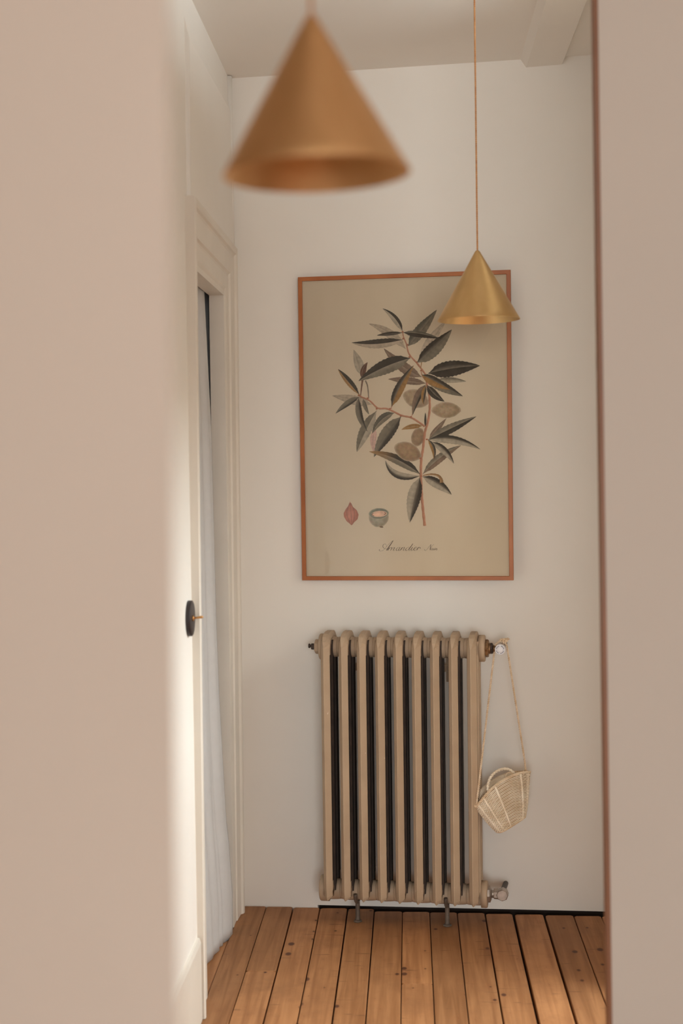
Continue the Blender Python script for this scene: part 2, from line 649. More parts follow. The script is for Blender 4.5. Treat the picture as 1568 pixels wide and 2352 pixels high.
# the photographer's room
b = MB()
b.box((-2.72, -7.22, -0.06), (-2.6, 1.80, 2.95))
b.box((2.72, -7.22, -0.06), (2.84, 2.93, 2.95))
b.box((-2.6, -7.22, -0.06), (-1.85, -7.1, 2.95))
b.box((2.25, -7.22, -0.06), (2.72, -7.1, 2.95))
b.box((-1.85, -7.22, -0.06), (2.25, -7.1, 0.55))
b.box((-1.85, -7.22, 2.55), (2.25, -7.1, 2.95))
struct(b.build('wall_front', M['room_wall']), 'walls of the room behind the photographer', 'wall')
# unseen window, added to hold the fill light
w_ = struct(empty('added_window_1', (0.2, -7.13, 0.55)), 'window added behind the photographer for the fill light', 'window')
b = MB()
b.box((-2.05, -0.05, 0), (2.05, 0.02, 0.06)).box((-2.05, -0.05, 1.94), (2.05, 0.02, 2.0))
b.box((-2.05, -0.05, 0), (-1.99, 0.02, 2.0)).box((1.99, -0.05, 0), (2.05, 0.02, 2.0)).box((-0.03, -0.05, 0), (0.03, 0.02, 2.0))
b.build('window_frame', M['trim'], w_)

# unseen side room, added to bring in light from the right
b = MB()
b.box((1.96, 2.986, -0.06), (2.08, 4.92, 2.95))
b.box((0.76, 4.80, -0.06), (1.96, 4.92, 2.95))
struct(b.build('wall_added_room', M['wall']), 'cream walls of the side room added on the right for its daylight', 'wall')
# its window
w_ = struct(empty('added_window_2', (1.95, 3.62, 1.38)), 'window of the added side room on the right', 'window')
b = MB()
b.box((-0.03, -0.50, 0), (0.01, 0.50, 0.06)).box((-0.03, -0.50, 1.34), (0.01, 0.50, 1.40))
b.box((-0.03, -0.50, 0.06), (0.01, -0.44, 1.34)).box((-0.03, 0.44, 0.06), (0.01, 0.50, 1.34)).box((-0.03, -0.02, 0.06), (0.01, 0.02, 1.34))
b.build('window_frame', M['trim'], w_)
# dark room behind the curtained doorway
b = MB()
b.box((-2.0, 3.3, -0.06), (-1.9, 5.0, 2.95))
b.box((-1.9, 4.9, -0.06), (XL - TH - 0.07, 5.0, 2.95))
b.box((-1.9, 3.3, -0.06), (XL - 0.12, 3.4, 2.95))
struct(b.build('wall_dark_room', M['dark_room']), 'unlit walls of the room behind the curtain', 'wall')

# ceiling: the corridor part follows the old house, rising a little to the right
cl = MB()
zc = lambda x: 2.779 + 0.019 * (x - XL)
cl.add([(-2.0, 2.98, zc(XL)), (XL, 2.98, zc(XL)), (3.52, 2.98, zc(XR)), (3.52, 5.0, zc(XR)), (XL, 5.0, zc(XL)), (-2.0, 5.0, zc(XL)),
        (XR, 2.98, zc(XR)), (XR, 5.0, zc(XR)),
        (-2.72, -7.22, zc(XL)), (3.52, -7.22, zc(XR)), (-2.72, 2.98, zc(XL)),
        (XL, -7.22, zc(XL)), (XR, -7.22, zc(XR))],
       [(0, 5, 4, 1), (1, 4, 7, 6), (6, 7, 3, 2), (8, 10, 1, 11), (11, 1, 6, 12), (12, 6, 2, 9)])
cl.box((-2.72, -7.22, 2.82), (3.52, 5.0, 2.95))
struct(cl.build('ceiling', M['ceiling']), 'cream plaster ceiling over the corridor', 'ceiling')

# shallow boxed beam under the ceiling
bmz = 2.772
b = MB()
prof = [(0.376, zc(0.376) + 0.004), (0.3965, bmz - 0.001), (0.511, bmz + 0.003), (0.526, zc(0.526) + 0.004)]
v = [(x, 2.99, z) for x, z in prof] + [(x - 0.003, 4.72, z) for x, z in prof]
b.add(v, [(0, 1, 2, 3), (7, 6, 5, 4), (0, 4, 5, 1), (1, 5, 6, 2), (2, 6, 7, 3), (3, 7, 4, 0)])
struct(b.build('trim_1', M['ceiling']), 'shallow plastered beam running along the ceiling at the upper right', 'trim')

# plaster strip in the far left corner, and the slightly proud panel over the door
b = MB()
b.tube([(XL + 0.004, 4.722, 2.20), (XL + 0.004, 4.722, 2.776)], 0.011, 10)
struct(b.build('trim_2', M['wall']), 'thin rounded plaster strip in the corner above the door casing', 'trim')
b = MB()
y0, y1, t = 3.80, 4.704, 0.0135
b.add([(XL - 0.002, y0, 2.19), (XL - 0.002, y1, 2.19), (XL - 0.002, y1, 2.70), (XL - 0.002, y0 + 0.01, 2.70),
       (XL + t * .75, y0, 2.19), (XL + t, y1, 2.19), (XL + t * .7, y1, 2.66), (XL + t, y0 + 0.005, 2.63)],
      [(0, 1, 2, 3), (7, 6, 5, 4), (0, 4, 5, 1), (1, 5, 6, 2), (2, 6, 7, 3), (3, 7, 4, 0)])
struct(b.build('trim_3', M['wall']), 'slightly proud plaster panel above the doorway casing', 'trim')

# baseboard on the left
b = MB()
prof = [(XL - 0.002, 0.001), (XL + 0.011, 0.001), (XL + 0.011, 0.212), (XL + 0.007, 0.224), (XL - 0.002, 0.226)]
v = [(x, 1.96, z) for x, z in prof] + [(x, 3.757, z) for x, z in prof]
n = 5
b.add(v, [tuple(range(n)), tuple(range(2 * n - 1, n - 1, -1))] + [(i, n + i, n + (i + 1) % n, (i + 1) % n) for i in range(n)])
struct(b.build('baseboard_left', M['trim']), 'cream baseboard on the left wall, nearer than the doorway', 'baseboard')

# ------------------------------------------------------------------ floor boards
fl = struct(empty('floor', (0, 0, 0)), 'worn orange pine floorboards running along the corridor', 'floor')
b = MB()
b.box((-2.72, -7.22, -0.16), (3.52, 5.0, -0.034))
b.build('subfloor', M['subfloor'], fl)
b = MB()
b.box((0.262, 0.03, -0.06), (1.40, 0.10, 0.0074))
b.build('dark_gap_fill', M['subfloor'], fl, wo, (0, 0, YAW))  # dark filler: shade of the gap under the plaster is in its colour
rng = random.Random(11)
joints = [(-0.5865, .0), (-0.501, .0022), (-0.409, .0046), (-0.318, .0034), (-0.2247, .0046), (-0.135, .0034), (-0.041, .0022),
          (0.0493, .0024), (0.140, .0026), (0.232, .0046), (0.325, .0085), (0.4252, .0075), (0.5205, .003), (0.6105, .003)]
xs = [j[0] for j in joints]
gap = {i: j[1] for i, j in enumerate(joints)}
splits = {1: 4.133, 6: 4.035, 3: 3.45, 9: 3.3, 11: 3.6, 4: 3.1, 0: 3.2, 7: 3.35}


def plank(x0, x1, y0, y1, skew=0.0, dz=0.0, name='floorboard', seg_end=False):
    w, L = x1 - x0, y1 - y0
    c = 0.0016
    h = 0.026
    r = min(0.006, w * 0.2)
    # top outline with eased corners, then down
    def outline(i):
        return [(-w / 2 + i + r, -L / 2 + i), (w / 2 - i - r, -L / 2 + i), (w / 2 - i, -L / 2 + i + r), (w / 2 - i + skew, L / 2 - i - r),
                (w / 2 - i - r + skew, L / 2 - i), (-w / 2 + i + r + skew, L / 2 - i), (-w / 2 + i + skew, L / 2 - i - r), (-w / 2 + i, -L / 2 + i + r)]
    o0, o1 = outline(0), outline(c)
    v = [(x, y, 0) for x, y in o1] + [(x, y, -c) for x, y in o0] + [(x, y, -h) for x, y in o0]
    n = 8
    f = [tuple(range(n))]
    for k in range(2):
        f += [(k * n + i, (k + 1) * n + i, (k + 1) * n + (i + 1) % n, k * n + (i + 1) % n) for i in range(n)]
    me = mesh(name, v, f, M['plank'])
    return link(name, me, fl, ((x0 + x1) / 2, (y0 + y1) / 2, dz))


def wall_y(x):
    return wo.y + (x - wo.x) * math.tan(YAW)


for i in range(len(joints)):
    x0 = xs[i] + gap[i] / 2
    x1 = (xs[i + 1] - gap[i + 1] / 2) if i + 1 < len(xs) else XR - 0.001
    yend = wall_y((x0 + x1) / 2) - (0.004 if i < 3 else 0.006 if i < 5 else 0.024)
    ends = [yend]
    if i in splits:
        ends.append(splits[i])
    ends += [2.4 - 0.37 * (i % 3), -0.3 + 0.41 * (i % 4), -3.1 + 0.29 * (i % 5), -7.1]
    for k in range(len(ends) - 1):
        plank(x0, x1, ends[k + 1] + 0.0012, ends[k], dz=rng.uniform(-0.0012, 0.0004))
# boards of the photographer's room to both sides of the corridor run
x = XL - 0.0865
i = 0
while x > -2.6:
    plank(x + .001, x + 0.0855, -7.1, 1.66, dz=-0.0006)
    x -= 0.0865
x = XR + 0.001
while x < 2.6:
    plank(x + .001, x + 0.0905, -7.1, 2.92, dz=-0.0006)
    plank(x + .001, x + 0.0905, 2.99, 4.79, dz=-0.0006)
    x += 0.0915

# ------------------------------------------------------------------ door casing on the left wall
dr = struct(empty('door_1', (XL, (DY0 + DY1) / 2, 0)), 'cream moulded casing of the curtained doorway in the left wall', 'door')
# casing profile: (distance from the outer edge, thickness)
CP = [(0, 0), (0, 0.027), (0.005, 0.030), (0.016, 0.030), (0.024, 0.0275), (0.029, 0.0215), (0.036, 0.0195), (0.094, 0.0165),
      (0.099, 0.0105), (0.106, 0.0085), (0.146, 0.0075), (0.153, 0.004), (0.157, 0.0015), (0.157, 0)]
LEAN = 0.0105                          # the frame leans: thinner towards the floor


def tx(t, z):
    return max(t * 0.25, t - LEAN * (1 - z / 2.2) * min(1, t / 0.012)) if t > 0 else 0


OUT0, OUT1, OUTZ = 3.763, 4.687, 2.207


def jamb_casing(side):
    v, f = [], []
    n = len(CP)
    for z, in ((0.0,), (1.0,), (2.0,)):
        pass
    for lev in range(5):
        for (dd, t) in CP:
            y = OUT0 + dd if side < 0 else OUT1 - dd
            z = [0.001, 0.7, 1.4, 1.9, None][lev]
            if z is None:
                z = OUTZ - dd
            v.append((XL - 0.001 + tx(t, z), y, z))
    for k in range(4):
        f += [(k * n + i, k * n + (i + 1) % n, (k + 1) * n + (i + 1) % n, (k + 1) * n + i) for i in range(n)]
    f += [tuple(range(n)), tuple(range(4 * n, 5 * n))]
    b = MB().add(v, f)
    o = b.build('jamb_casing', M['trim'], dr)
    o.matrix_parent_inverse = Matrix.Translation(-Vector(dr.location))
    return o


for s_ in (-1, 1):
    jamb_casing(s_)
v, f = [], []
n = len(CP)
for e in range(2):
    for (dd, t) in CP:
        y = OUT0 + dd if e == 0 else OUT1 - dd
        v.append((XL - 0.001 + tx(t, OUTZ - dd), y, OUTZ - dd))
f = [(i, (i + 1) % n, n + (i + 1) % n, n + i) for i in range(n)] + [tuple(range(n)), tuple(range(n, 2 * n))]
o = MB().add(v, f).build('head_casing', M['trim'], dr)
o.matrix_parent_inverse = Matrix.Translation(-Vector(dr.location))
# door lining
b = MB()
b.box((XL - TH - 0.001, DY1 - 0.004, 0.0), (XL + 0.001, DY1 + 0.01, DZ))
o = b.build('jamb_lining', M['trim'], dr)
o.matrix_parent_inverse = Matrix.Translation(-Vector(dr.location))
b = MB()
b.box((XL - TH - 0.001, DY0 - 0.01, 0.0), (XL + 0.001, DY0 + 0.004, DZ))
o = b.build('jamb_lining', M['trim'], dr)
o.matrix_parent_inverse = Matrix.Translation(-Vector(dr.location))
b = MB()
b.box((XL - TH - 0.001, DY0 + 0.004, DZ - 0.016), (XL + 0.001, DY1 - 0.004, DZ + 0.004))
o = b.build('head_lining', M['trim'], dr)
o.matrix_parent_inverse = Matrix.Translation(-Vector(dr.location))
me = MB().box((XL - 0.14, DY0 - 0.1, -0.03), (XL - 0.003, DY1 + 0.03, -0.006), 0.002).mesh('threshold', M['plank'])
o = link('threshold', me, dr)
o.matrix_parent_inverse = Matrix.Translation(-Vector(dr.location))
o['label'] = 'dark worn wooden threshold board'

# ------------------------------------------------------------------ curtain in the doorway
ct = tag(empty('curtain', (XL - 0.07, 4.2, 2.12)), 'white linen curtain hanging in the left doorway, hem on the floor', 'curtain')
edge = [(0.0, -0.5800), (0.033, -0.5800), (0.131, -0.5790), (0.30, -0.588), (0.369, -0.5949), (0.759, -0.6105), (1.036, -0.6165), (1.588, -0.6215), (2.12, -0.640)]


def lerp_tab(tab, z):
    for (a, xa_), (c, xc) in zip(tab, tab[1:]):
        if z <= c:
            return xa_ + (xc - xa_) * (z - a) / (c - a)
    return tab[-1][1]


NU, NV = 84, 64
v, f = [], []
for j in range(NV + 1):
    z = -0.004 + 2.119 * (j / NV)
    xe = lerp_tab(edge, max(z, 0))
    lo = max(0, 1 - z / 0.9)
    for i in range(NU + 1):
        u = i / NU
        y = 3.88 + 0.585 * u
        # near part hangs deep in the doorway, far part swings out
        base = -0.672 + (xe + 0.672) * (u ** 2.0 * (1 - lo) + lo * u ** 1.1)
        amp = 0.0038 * (1 - 0.55 * lo) * min(1, (1 - u) * 9 + 0.15)
        wv = sin(u * 34 + 0.7 * sin(z * 1.3)) + 0.5 * sin(u * 61 + 1.0 + z * 0.5)
        ridge = -0.010 * lo * math.exp(-((u - 0.80 - 0.02 * z) / 0.025) ** 2) - 0.006 * math.exp(-((u - 0.86) / 0.02) ** 2) * min(1, lo * 3)
        v.append((base + amp * wv + ridge, y + 0.006 * sin(z * 3.1 + u * 5) * (1 - u), z))
for j in range(NV):
    for i in range(NU):
        a = j * (NU + 1) + i
        f.append((a, a + 1, a + NU + 2, a + NU + 1))
me = mesh('cloth', v, f, M['curtain'], True)
o = link('cloth', me, ct)
o.matrix_parent_inverse = Matrix.Translation(-Vector(ct.location))
sd = o.modifiers.new('thickness', 'SOLIDIFY')
sd.thickness = 0.0022
sd.offset = -1
b = MB()
b.tube([(XL - 0.058, 3.86, 2.121), (XL - 0.068, 4.49, 2.121)], 0.007, 12)
b.tube([(XL - 0.060, 3.90, 2.121), (XL - TH + 0.002, 3.90, 2.121)], 0.004, 8)
b.tube([(XL - 0.066, 4.47, 2.121), (XL - TH + 0.002, 4.47, 2.121)], 0.004, 8)
o = b.build('curtain_rod', M['old_brass'], ct)
o.matrix_parent_inverse = Matrix.Translation(-Vector(ct.location))

# ------------------------------------------------------------------ round switch
sw = tag(empty('light_switch', (XL, 3.70, 1.092)), 'round black toggle switch with a small brass lever on the left wall', 'switch')
A4 = Matrix.Rotation(pi / 2, 4, 'Y')
b = MB()
b.lathe([(0.046, -0.001), (0.047, 0.001), (0.047, 0.0095), (0.0462, 0.0112), (0.0445, 0.0120), (0.0155, 0.0120)], A4, 56)
b.build('switch_plate', M['black_bakelite'], sw)
b = MB()
b.lathe([(0.0075, 0.0118), (0.0075, 0.0145), (0.006, 0.0155), (0.0045, 0.0155)], A4, 24)
b.build('collar', M['switch_brass'], sw)
b = MB()
b.tube([(0.012, 0, 0), (0.022, 0, 0.0012), (0.036, 0, 0.003), (0.0395, 0, 0.0035)], [0.0024, 0.0026, 0.0036, 0.0028], 12)
b.build('toggle', M['switch_brass'], sw)

# ------------------------------------------------------------------ pendant lamps


def pendant(loc, roll, ztop, m, label, cordpitch=0.0115):
    t = tag(empty('pendant_lamp', loc, (0, roll, 0)), label, 'lamp', 'brass cone pendants')
    R, H, th = 0.1125, 0.190, 0.0014
    prof = [(R - th, 0.0), (R, 0.0003), (R, 0.0010)]
    for k in range(1, 13):
        q = k / 12
        prof.append((R + (0.0065 - R) * q, 0.001 + (H - 0.004) * q))
    prof += [(0.0045, H - 0.0012), (0.0020, H)]
    inner = [(0.0020, H - 0.003), (0.0045, H - 0.006)]
    for k in range(11, -1, -1):
        q = k / 12
        inner.append((R - th + (0.0065 - R) * q, 0.0 + (H - 0.006) * q))
    b = MB()
    b.lathe(prof + inner, None, 96, caps=False)
    b.build('shade', m, t)
    b = MB()
    b.lathe([(0.004, H - 0.004), (0.013, H - 0.030), (0.013, H - 0.075), (0.010, H - 0.078)], None, 24)
    b.build('bulb_socket', M['old_brass'], t)
    b = MB()
    b.lathe([(0.004, H - 0.126), (0.014, H - 0.121), (0.0195, H - 0.107), (0.0185, H - 0.095), (0.011, H - 0.078)], None, 24)
    b.build('bulb', M['bulb'], t)
    # the cord hangs plumb from the ceiling
    apex = Matrix.Rotation(roll, 4, 'Y') @ Vector((0, 0, H - 0.004))
    top = Vector((apex.x - 0.001, 0, ztop - loc[2]))
    inv = Matrix.Rotation(-roll, 4, 'Y')
    b = MB()
    b.rope([inv @ apex, inv @ (apex + Vector((0, 0, 0.03))), inv @ top], 0.00135, cordpitch)
    b.build('cord', M['cord'], t)
    b = MB()
    b.lathe([(0.003, -0.034), (0.040, -0.030), (0.045, -0.022), (0.045, 0.0)], Matrix.Translation(inv @ top) @ inv, 32)
    b.build('ceiling_rose', m, t)
    return t


pendant((-0.1068, 1.715, 1.8375), radians(-1.3), zc(-0.1) + 0.001, M['copper_brass'], 'large blurred orange brass cone pendant, the nearer of the two lamps')
pendant((0.1933, 3.91, 1.8785), radians(-0.5), zc(0.19) + 0.001, M['brass'], 'small sharp pale brass cone pendant hanging before the framed print')

# ------------------------------------------------------------------ framed botanical print
PYAW = radians(-6.5)
pic = tag(empty('framed_print', (-0.3612, 4.7108, 1.1065), (0, 0, PYAW)), 'large framed botanical print of an almond branch hanging on the end wall', 'picture')
PW, PH = 0.6985, 1.0045
FW, FD = 0.0135, 0.022


def rail(a, b2, name='frame_rail'):
    """mitred frame side from corner a to corner b2 (x, z); inside of the frame to the left"""
    a, b2 = Vector((a[0], 0, a[1])), Vector((b2[0], 0, b2[1]))
    d = (b2 - a).normalized()
    nrm = Vector((-d.z, 0, d.x))
    q = [a, b2, b2 - d * FW + nrm * FW, a + d * FW + nrm * FW]
    bv = 0.0012
    q2 = [a + d * bv + nrm * bv, b2 - d * bv + nrm * bv, b2 - d * (FW - bv) + nrm * (FW - bv), a + d * (FW - bv) + nrm * (FW - bv)]
    v = [p + Vector((0, -0.0, 0)) for p in q2] + [p + Vector((0, bv, 0)) for p in q] + [p + Vector((0, FD, 0)) for p in q]
    f = [(0, 1, 2, 3)] + [(k * 4 + i, k * 4 + (i + 1) % 4, (k + 1) * 4 + (i + 1) % 4, (k + 1) * 4 + i) for k in range(2) for i in range(4)] + [(11, 10, 9, 8)]
    return MB().add(v, f).build(name, M['frame_wood'], pic)


rail((0, 0), (PW, 0))
rail((PW, 0), (PW, PH))
rail((PW, PH), (0, PH))
rail((0, PH), (0, 0))
MB().box((FW - 0.003, 0.0100, FW - 0.003), (PW - FW + 0.003, 0.0180, PH - FW + 0.003)).build('backing_board', M['subfloor'], pic)
MB().box((FW - 0.002, 0.0092, FW - 0.002), (PW - FW + 0.002, 0.0099, PH - FW + 0.002)).build('paper', M['paper'], pic)
MB().box((FW - 0.002, 0.0048, FW - 0.002), (PW - FW + 0.002, 0.0062, PH - FW + 0.002)).build('glass_pane', M['glass'], pic)
# hanging wire to a nail in the wall
b = MB()
b.tube([(0.10, 0.021, PH - 0.12), (PW / 2, 0.026, PH - 0.05), (PW - 0.10, 0.021, PH - 0.12)], 0.0012, 6)
b.tube([(PW / 2, 0.020, PH - 0.049), (PW / 2, 0.052, PH - 0.046)], 0.002, 6)
b.build('hanging_wire', M['nickel'], pic)

# ---- the printed picture (flat ink on the paper)
HM = ((0.0015545873409632328, -2.0189445986535628e-05, -1.0504568746794416),
      (1.259610218520257e-05, -0.0015241283644095152, 2.0198857542147195),
      (7.665954949368538e-05, -1.3872343507684815e-05, 1.0))


def paper_uv(sheet, x, y):
    """digitised sheet coordinates -> metres on the print"""
    k = 4.35556
    ox, oy = {'A': (750, 700), 'B': (750, 860), 'C': (750, 1020)}[sheet[0]]
    if sheet == 'T':
        pass
    X, Y = ox + x / k, oy + y / k
    w = HM[2][0] * X + HM[2][1] * Y + HM[2][2]
    return Vector(((HM[0][0] * X + HM[0][1] * Y + HM[0][2]) / w * PW / 0.702, (HM[1][0] * X + HM[1][1] * Y + HM[1][2]) / w * PH / 1.012))


class Ink:
    def __init__(s):
        s.v, s.f, s.c, s.layer = [], [], [], 0

    def poly(s, pts, cols, faces):
        s.layer += 1
        y = 0.00918 - 0.000022 * s.layer
        o = len(s.v)
        s.v += [(p.x, y, p.y) for p in pts]
        s.c += cols
        s.f += [tuple(i + o for i in q) for q in faces]

    def build(s, name):
        me = bpy.data.meshes.new(name)
        me.from_pydata(s.v, [], s.f)
        me.materials.append(M['ink'])
        ca = me.color_attributes.new('ink', 'FLOAT_COLOR', 'POINT')
        for i, c in enumerate(s.c):
            ca.data[i].color = c
        me.update()
        return link(name, me, pic)


COLS = {'D': (64, 57, 48), 'M': (112, 100, 82), 'L': (150, 134, 112), 'P': (158, 138, 114), 'O': (140, 103, 62), 'N': (116, 94, 76), 'R': (96, 66, 52),
        'K': (176, 140, 122), 'G': (92, 84, 70), 'F': (166, 146, 122)}
# print colours: albedo so that they read as in the photograph next to the paper
PAPREF = (180, 160, 133)
PAPALB = (0.755, 0.625, 0.45)


def inkcol(rgb):
    p = srgb(*PAPREF)
    c = srgb(*rgb)
    return tuple(min(0.9, c[i] / p[i] * PAPALB[i]) for i in range(3)) + (1,)


ICOL = {k: inkcol(v) for k, v in COLS.items()}


def mixc(a, b2, t):
    return tuple(a[i] + (b2[i] - a[i]) * t for i in range(3)) + (1,)


ink = Ink()


def leaf(sheet, B, Tm, Cn, wp, cp, wm, cm, tipc=None, full=1.0, serr=True):
    """base B, tip Tm, control Cn in sheet coordinates; half widths and colours on both sides"""
    Bv, Tv, Cv = Vector(B), Vector(Tm), Vector(Cn)
    n = 26
    rows, cols = [], []
    cP, cM = ICOL[cp], ICOL[cm]
    rg = random.Random(int(B[0] * 7 + Tm[1] * 13))
    for i in range(n + 1):
        t = i / n
        p = Bv * (1 - t) ** 2 + Cv * 2 * t * (1 - t) + Tv * t * t
        d = ((Cv - Bv) * (1 - t) + (Tv - Cv) * t).normalized()
        nn = Vector((-d.y, d.x))
        w = max(0.0, sin(pi * t ** (0.80 * full))) ** 0.9
        w *= min(1, t / 0.16) ** 0.7
        j = 1 + (0.05 * (-1) ** i if serr else 0)
        e0, e1 = p + nn * (wp * w * j + 1.6), p - nn * (wm * w * j + 1.6)
        q = [e0, p + nn * (wp * w * 0.5 + .6), p + nn * 0.9, p - nn * 0.9, p - nn * (wm * w * 0.5 + .6), e1]
        rows += [paper_uv(sheet, z.x, z.y) for z in q]
        dk = 0.82 + 0.36 * rg.random() * 0.5
        tc_ = ICOL[tipc] if tipc else None
        shade = lambda c, s_: tuple(min(1, k * s_) for k in c[:3]) + (1,)
        rowc = [shade(cP, 1.0 * dk), shade(cP, 1.08 * dk), shade(cP, 0.86 * dk), mixc(shade(cM, 1.0), ICOL['P'], 0.35), shade(cM, 1.06 * dk), shade(cM, 0.95 * dk)]
        if tc_ and t > 0.5:
            rowc = [mixc(c, tc_, (t - 0.5) * 2) for c in rowc]
        cols += rowc
    m_ = 6
    f = []
    for i in range(n):
        f += [(i * m_ + k, i * m_ + k + 1, (i + 1) * m_ + k + 1, (i + 1) * m_ + k) for k in range(m_ - 1)]
    ink.poly(rows, cols, f)


def stroke(pts, w, col, taper=None):
    """pts: list of (sheet, x, y); w in sheet units"""
    P = [paper_uv(*p) for p in pts]
    P3 = smooth_path([Vector((p.x, p.y, 0)) for p in P], 7)
    k = 0.00152 / 4.35556
    v, cols = [], []
    n = len(P3)
    for i, p in enumerate(P3):
        d = (P3[min(i + 1, n - 1)] - P3[max(i - 1, 0)]).normalized()
        nn = Vector((-d.y, d.x, 0))
        t = i / (n - 1)
        ww = (w + ((taper if taper is not None else w) - w) * t) * k * (1 + 0.12 * sin(i * 1.9)) / 2
        v += [Vector((p + nn * ww).xy), Vector((p - nn * ww).xy)]
        cols += [mixc(col, (0.16, 0.07, 0.04, 1), 0.45), mixc(col, (0.9, 0.7, 0.55, 1), 0.12)]
    ink.poly(v, cols, [(2 * i, 2 * i + 1, 2 * i + 3, 2 * i + 2) for i in range(n - 1)])


def blob(sheet, c, rx, ry, rot, col, edgec, pts_=None, pointy=0.0):
    nr, ns = 7, 44
    v, cols = [], []
    ca, sa = cos(rot), sin(rot)
    rg = random.Random(int(c[0]))
    for r in range(nr + 1):
        q = r / nr
        for k in range(ns):
            a = 2 * pi * k / ns
            rr = 1 + pointy * (abs(cos(a)) ** 8)
            x, y = rx * q * rr * cos(a), ry * q * sin(a) * (1 - 0.25 * pointy * abs(cos(a)) ** 2)
            jx = 1 + (rg.uniform(-0.02, 0.02) if r == nr else 0)
            v.append(paper_uv(sheet, c[0] + (x * ca - y * sa) * jx, c[1] + (x * sa + y * ca) * jx))
            lightdir = 0.5 + 0.5 * sin(a + 0.9) * q
            cc = mixc(col, edgec, min(1, (q ** 2.2) * (0.35 + 0.65 * lightdir)))
            if r == nr:
                cc = mixc(cc, PAP, 0.55)
            if r == nr - 1:
                cc = mixc(cc, PAP, 0.1)
            cols.append(tuple(x_ * rg.uniform(.94, 1.06) for x_ in cc[:3]) + (1,))
    f = []
    for r in range(nr):
        f += [(r * ns + k, r * ns + (k + 1) % ns, (r + 1) * ns + (k + 1) % ns, (r + 1) * ns + k) for k in range(ns)]
    ink.poly(v, cols, f)


PAP = (0.755, 0.625, 0.45, 1)
BR = inkcol((166, 112, 84))
# --- pale leaves and fruit behind
leaf('A', (780, 440), (413, 188), (630, 250), 42, 'P', 44, 'P')
leaf('A', (935, 560), (1190, 150), (1000, 370), 45, 'F', 48, 'F')
leaf('A', (335, 700), (262, 450), (300, 590), 55, 'L', 34, 'L')
leaf('A', (940, 720), (562, 435), (740, 640), 50, 'N', 55, 'N')
leaf('A', (985, 785), (605, 742), (780, 750), 36, 'N', 34, 'N')
leaf('B', (440, 300), (47, 212), (250, 250), 46, 'P', 44, 'P')
leaf('B', (1090, 55), (1385, 67), (1250, 45), 28, 'L', 26, 'M')
leaf('B', (1015, 640), (1185, 440), (1085, 560), 28, 'N', 26, 'N')
leaf('B', (480, 545), (462, 780), (440, 650), 30, 'K', 26, 'K')
leaf('C', (950, 300), (1332, 15), (1120, 110), 40, 'N', 42, 'M')
blob('B', (880, 240), 122, 92, 0.35, inkcol((150, 127, 100)), inkcol((112, 88, 66)), pointy=0.12)
blob('B', (900, 625), 66, 96, 0.25, inkcol((138, 112, 86)), inkcol((108, 82, 62)))
# --- stems
T = lambda s_, x_, y_: (s_, x_, y_)
stroke([T('C', 968, 820), T('C', 950, 650), T('C', 938, 500), T('C', 930, 300), T('C', 935, 150), T('B', 950, 757), T('B', 972, 580), T('B', 1000, 480), T('B', 1020, 340), T('B', 1015, 200), T('B', 995, 110)], 26, BR, 20)
stroke([T('B', 995, 110), T('B', 985, 30), T('A', 985, 705), T('A', 900, 590), T('A', 815, 490), T('A', 788, 390), T('A', 760, 320), T('A', 750, 265)], 20, BR, 10)
stroke([T('B', 970, 520), T('B', 900, 470), T('B', 830, 430), T('B', 740, 410), T('B', 640, 362), T('B', 580, 340), T('B', 500, 335), T('B', 420, 262), T('B', 340, 225), T('B', 310, 205)], 19, BR, 14)
stroke([T('B', 410, 240), T('B', 400, 120), T('B', 378, 60)], 9, ICOL['M'], 14)
stroke([T('B', 330, 210), T('B', 342, 110), T('A', 352, 740)], 8, ICOL['R'], 20)
stroke([T('B', 635, 345), T('B', 645, 260)], 7, BR)
stroke([T('A', 930, 635), T('A', 945, 545)], 8, ICOL['O'])
stroke([T('A', 935, 670), T('A', 950, 720), T('B', 985, 60)], 9, BR)
stroke([T('B', 835, 430), T('B', 850, 380)], 6, BR)
# --- front leaves
leaf('A', (748, 262), (552, 36), (690, 110), 28, 'D', 34, 'L')
leaf('A', (755, 345), (242, 378), (470, 420), 46, 'D', 44, 'P')
leaf('A', (748, 277), (495, 305), (600, 290), 20, 'D', 14, 'D')
leaf('A', (805, 412), (1093, 45), (930, 270), 50, 'M', 62, 'G')
leaf('A', (755, 275), (1128, 335), (920, 270), 36, 'D', 22, 'G')
leaf('A', (890, 580), (1243, 243), (1080, 430), 72, 'M', 62, 'D')
leaf('A', (1005, 685), (1525, 605), (1250, 620), 78, 'D', 78, 'D')
leaf('A', (345, 740), (400, 575), (340, 640), 30, 'R', 22, 'R')
leaf('A', (830, 530), (310, 762), (560, 600), 70, 'D', 74, 'M')
leaf('A', (320, 902), (107, 645), (180, 740), 36, 'D', 26, 'O')
leaf('A', (640, 1020), (860, 605), (700, 820), 48, 'O', 44, 'D')
leaf('B', (995, 105), (1168, 268), (1050, 210), 36, 'D', 38, 'D')
leaf('B', (980, 100), (848, 405), (885, 230), 42, 'N', 26, 'D')
leaf('B', (985, 110), (957, 297), (948, 200), 24, 'O', 18, 'D')
leaf('B', (940, 5), (1352, 215), (1150, 130), 50, 'M', 48, 'D')
leaf('B', (940, 0), (1225, 150), (1080, 70), 50, 'O', 42, 'D')
leaf('B', (315, 225), (82, 390), (190, 280), 28, 'M', 26, 'D')
leaf('B', (355, 245), (413, 398), (370, 330), 18, 'M', 18, 'G')
leaf('B', (490, 360), (292, 775), (350, 600), 60, 'M', 52, 'L')
leaf('B', (310, 230), (397, 570), (280, 420), 28, 'M', 34, 'D')
leaf('B', (665, 385), (445, 590), (520, 420), 40, 'G', 36, 'M')
leaf('B', (735, 420), (462, 825), (560, 600), 62, 'M', 62, 'D')
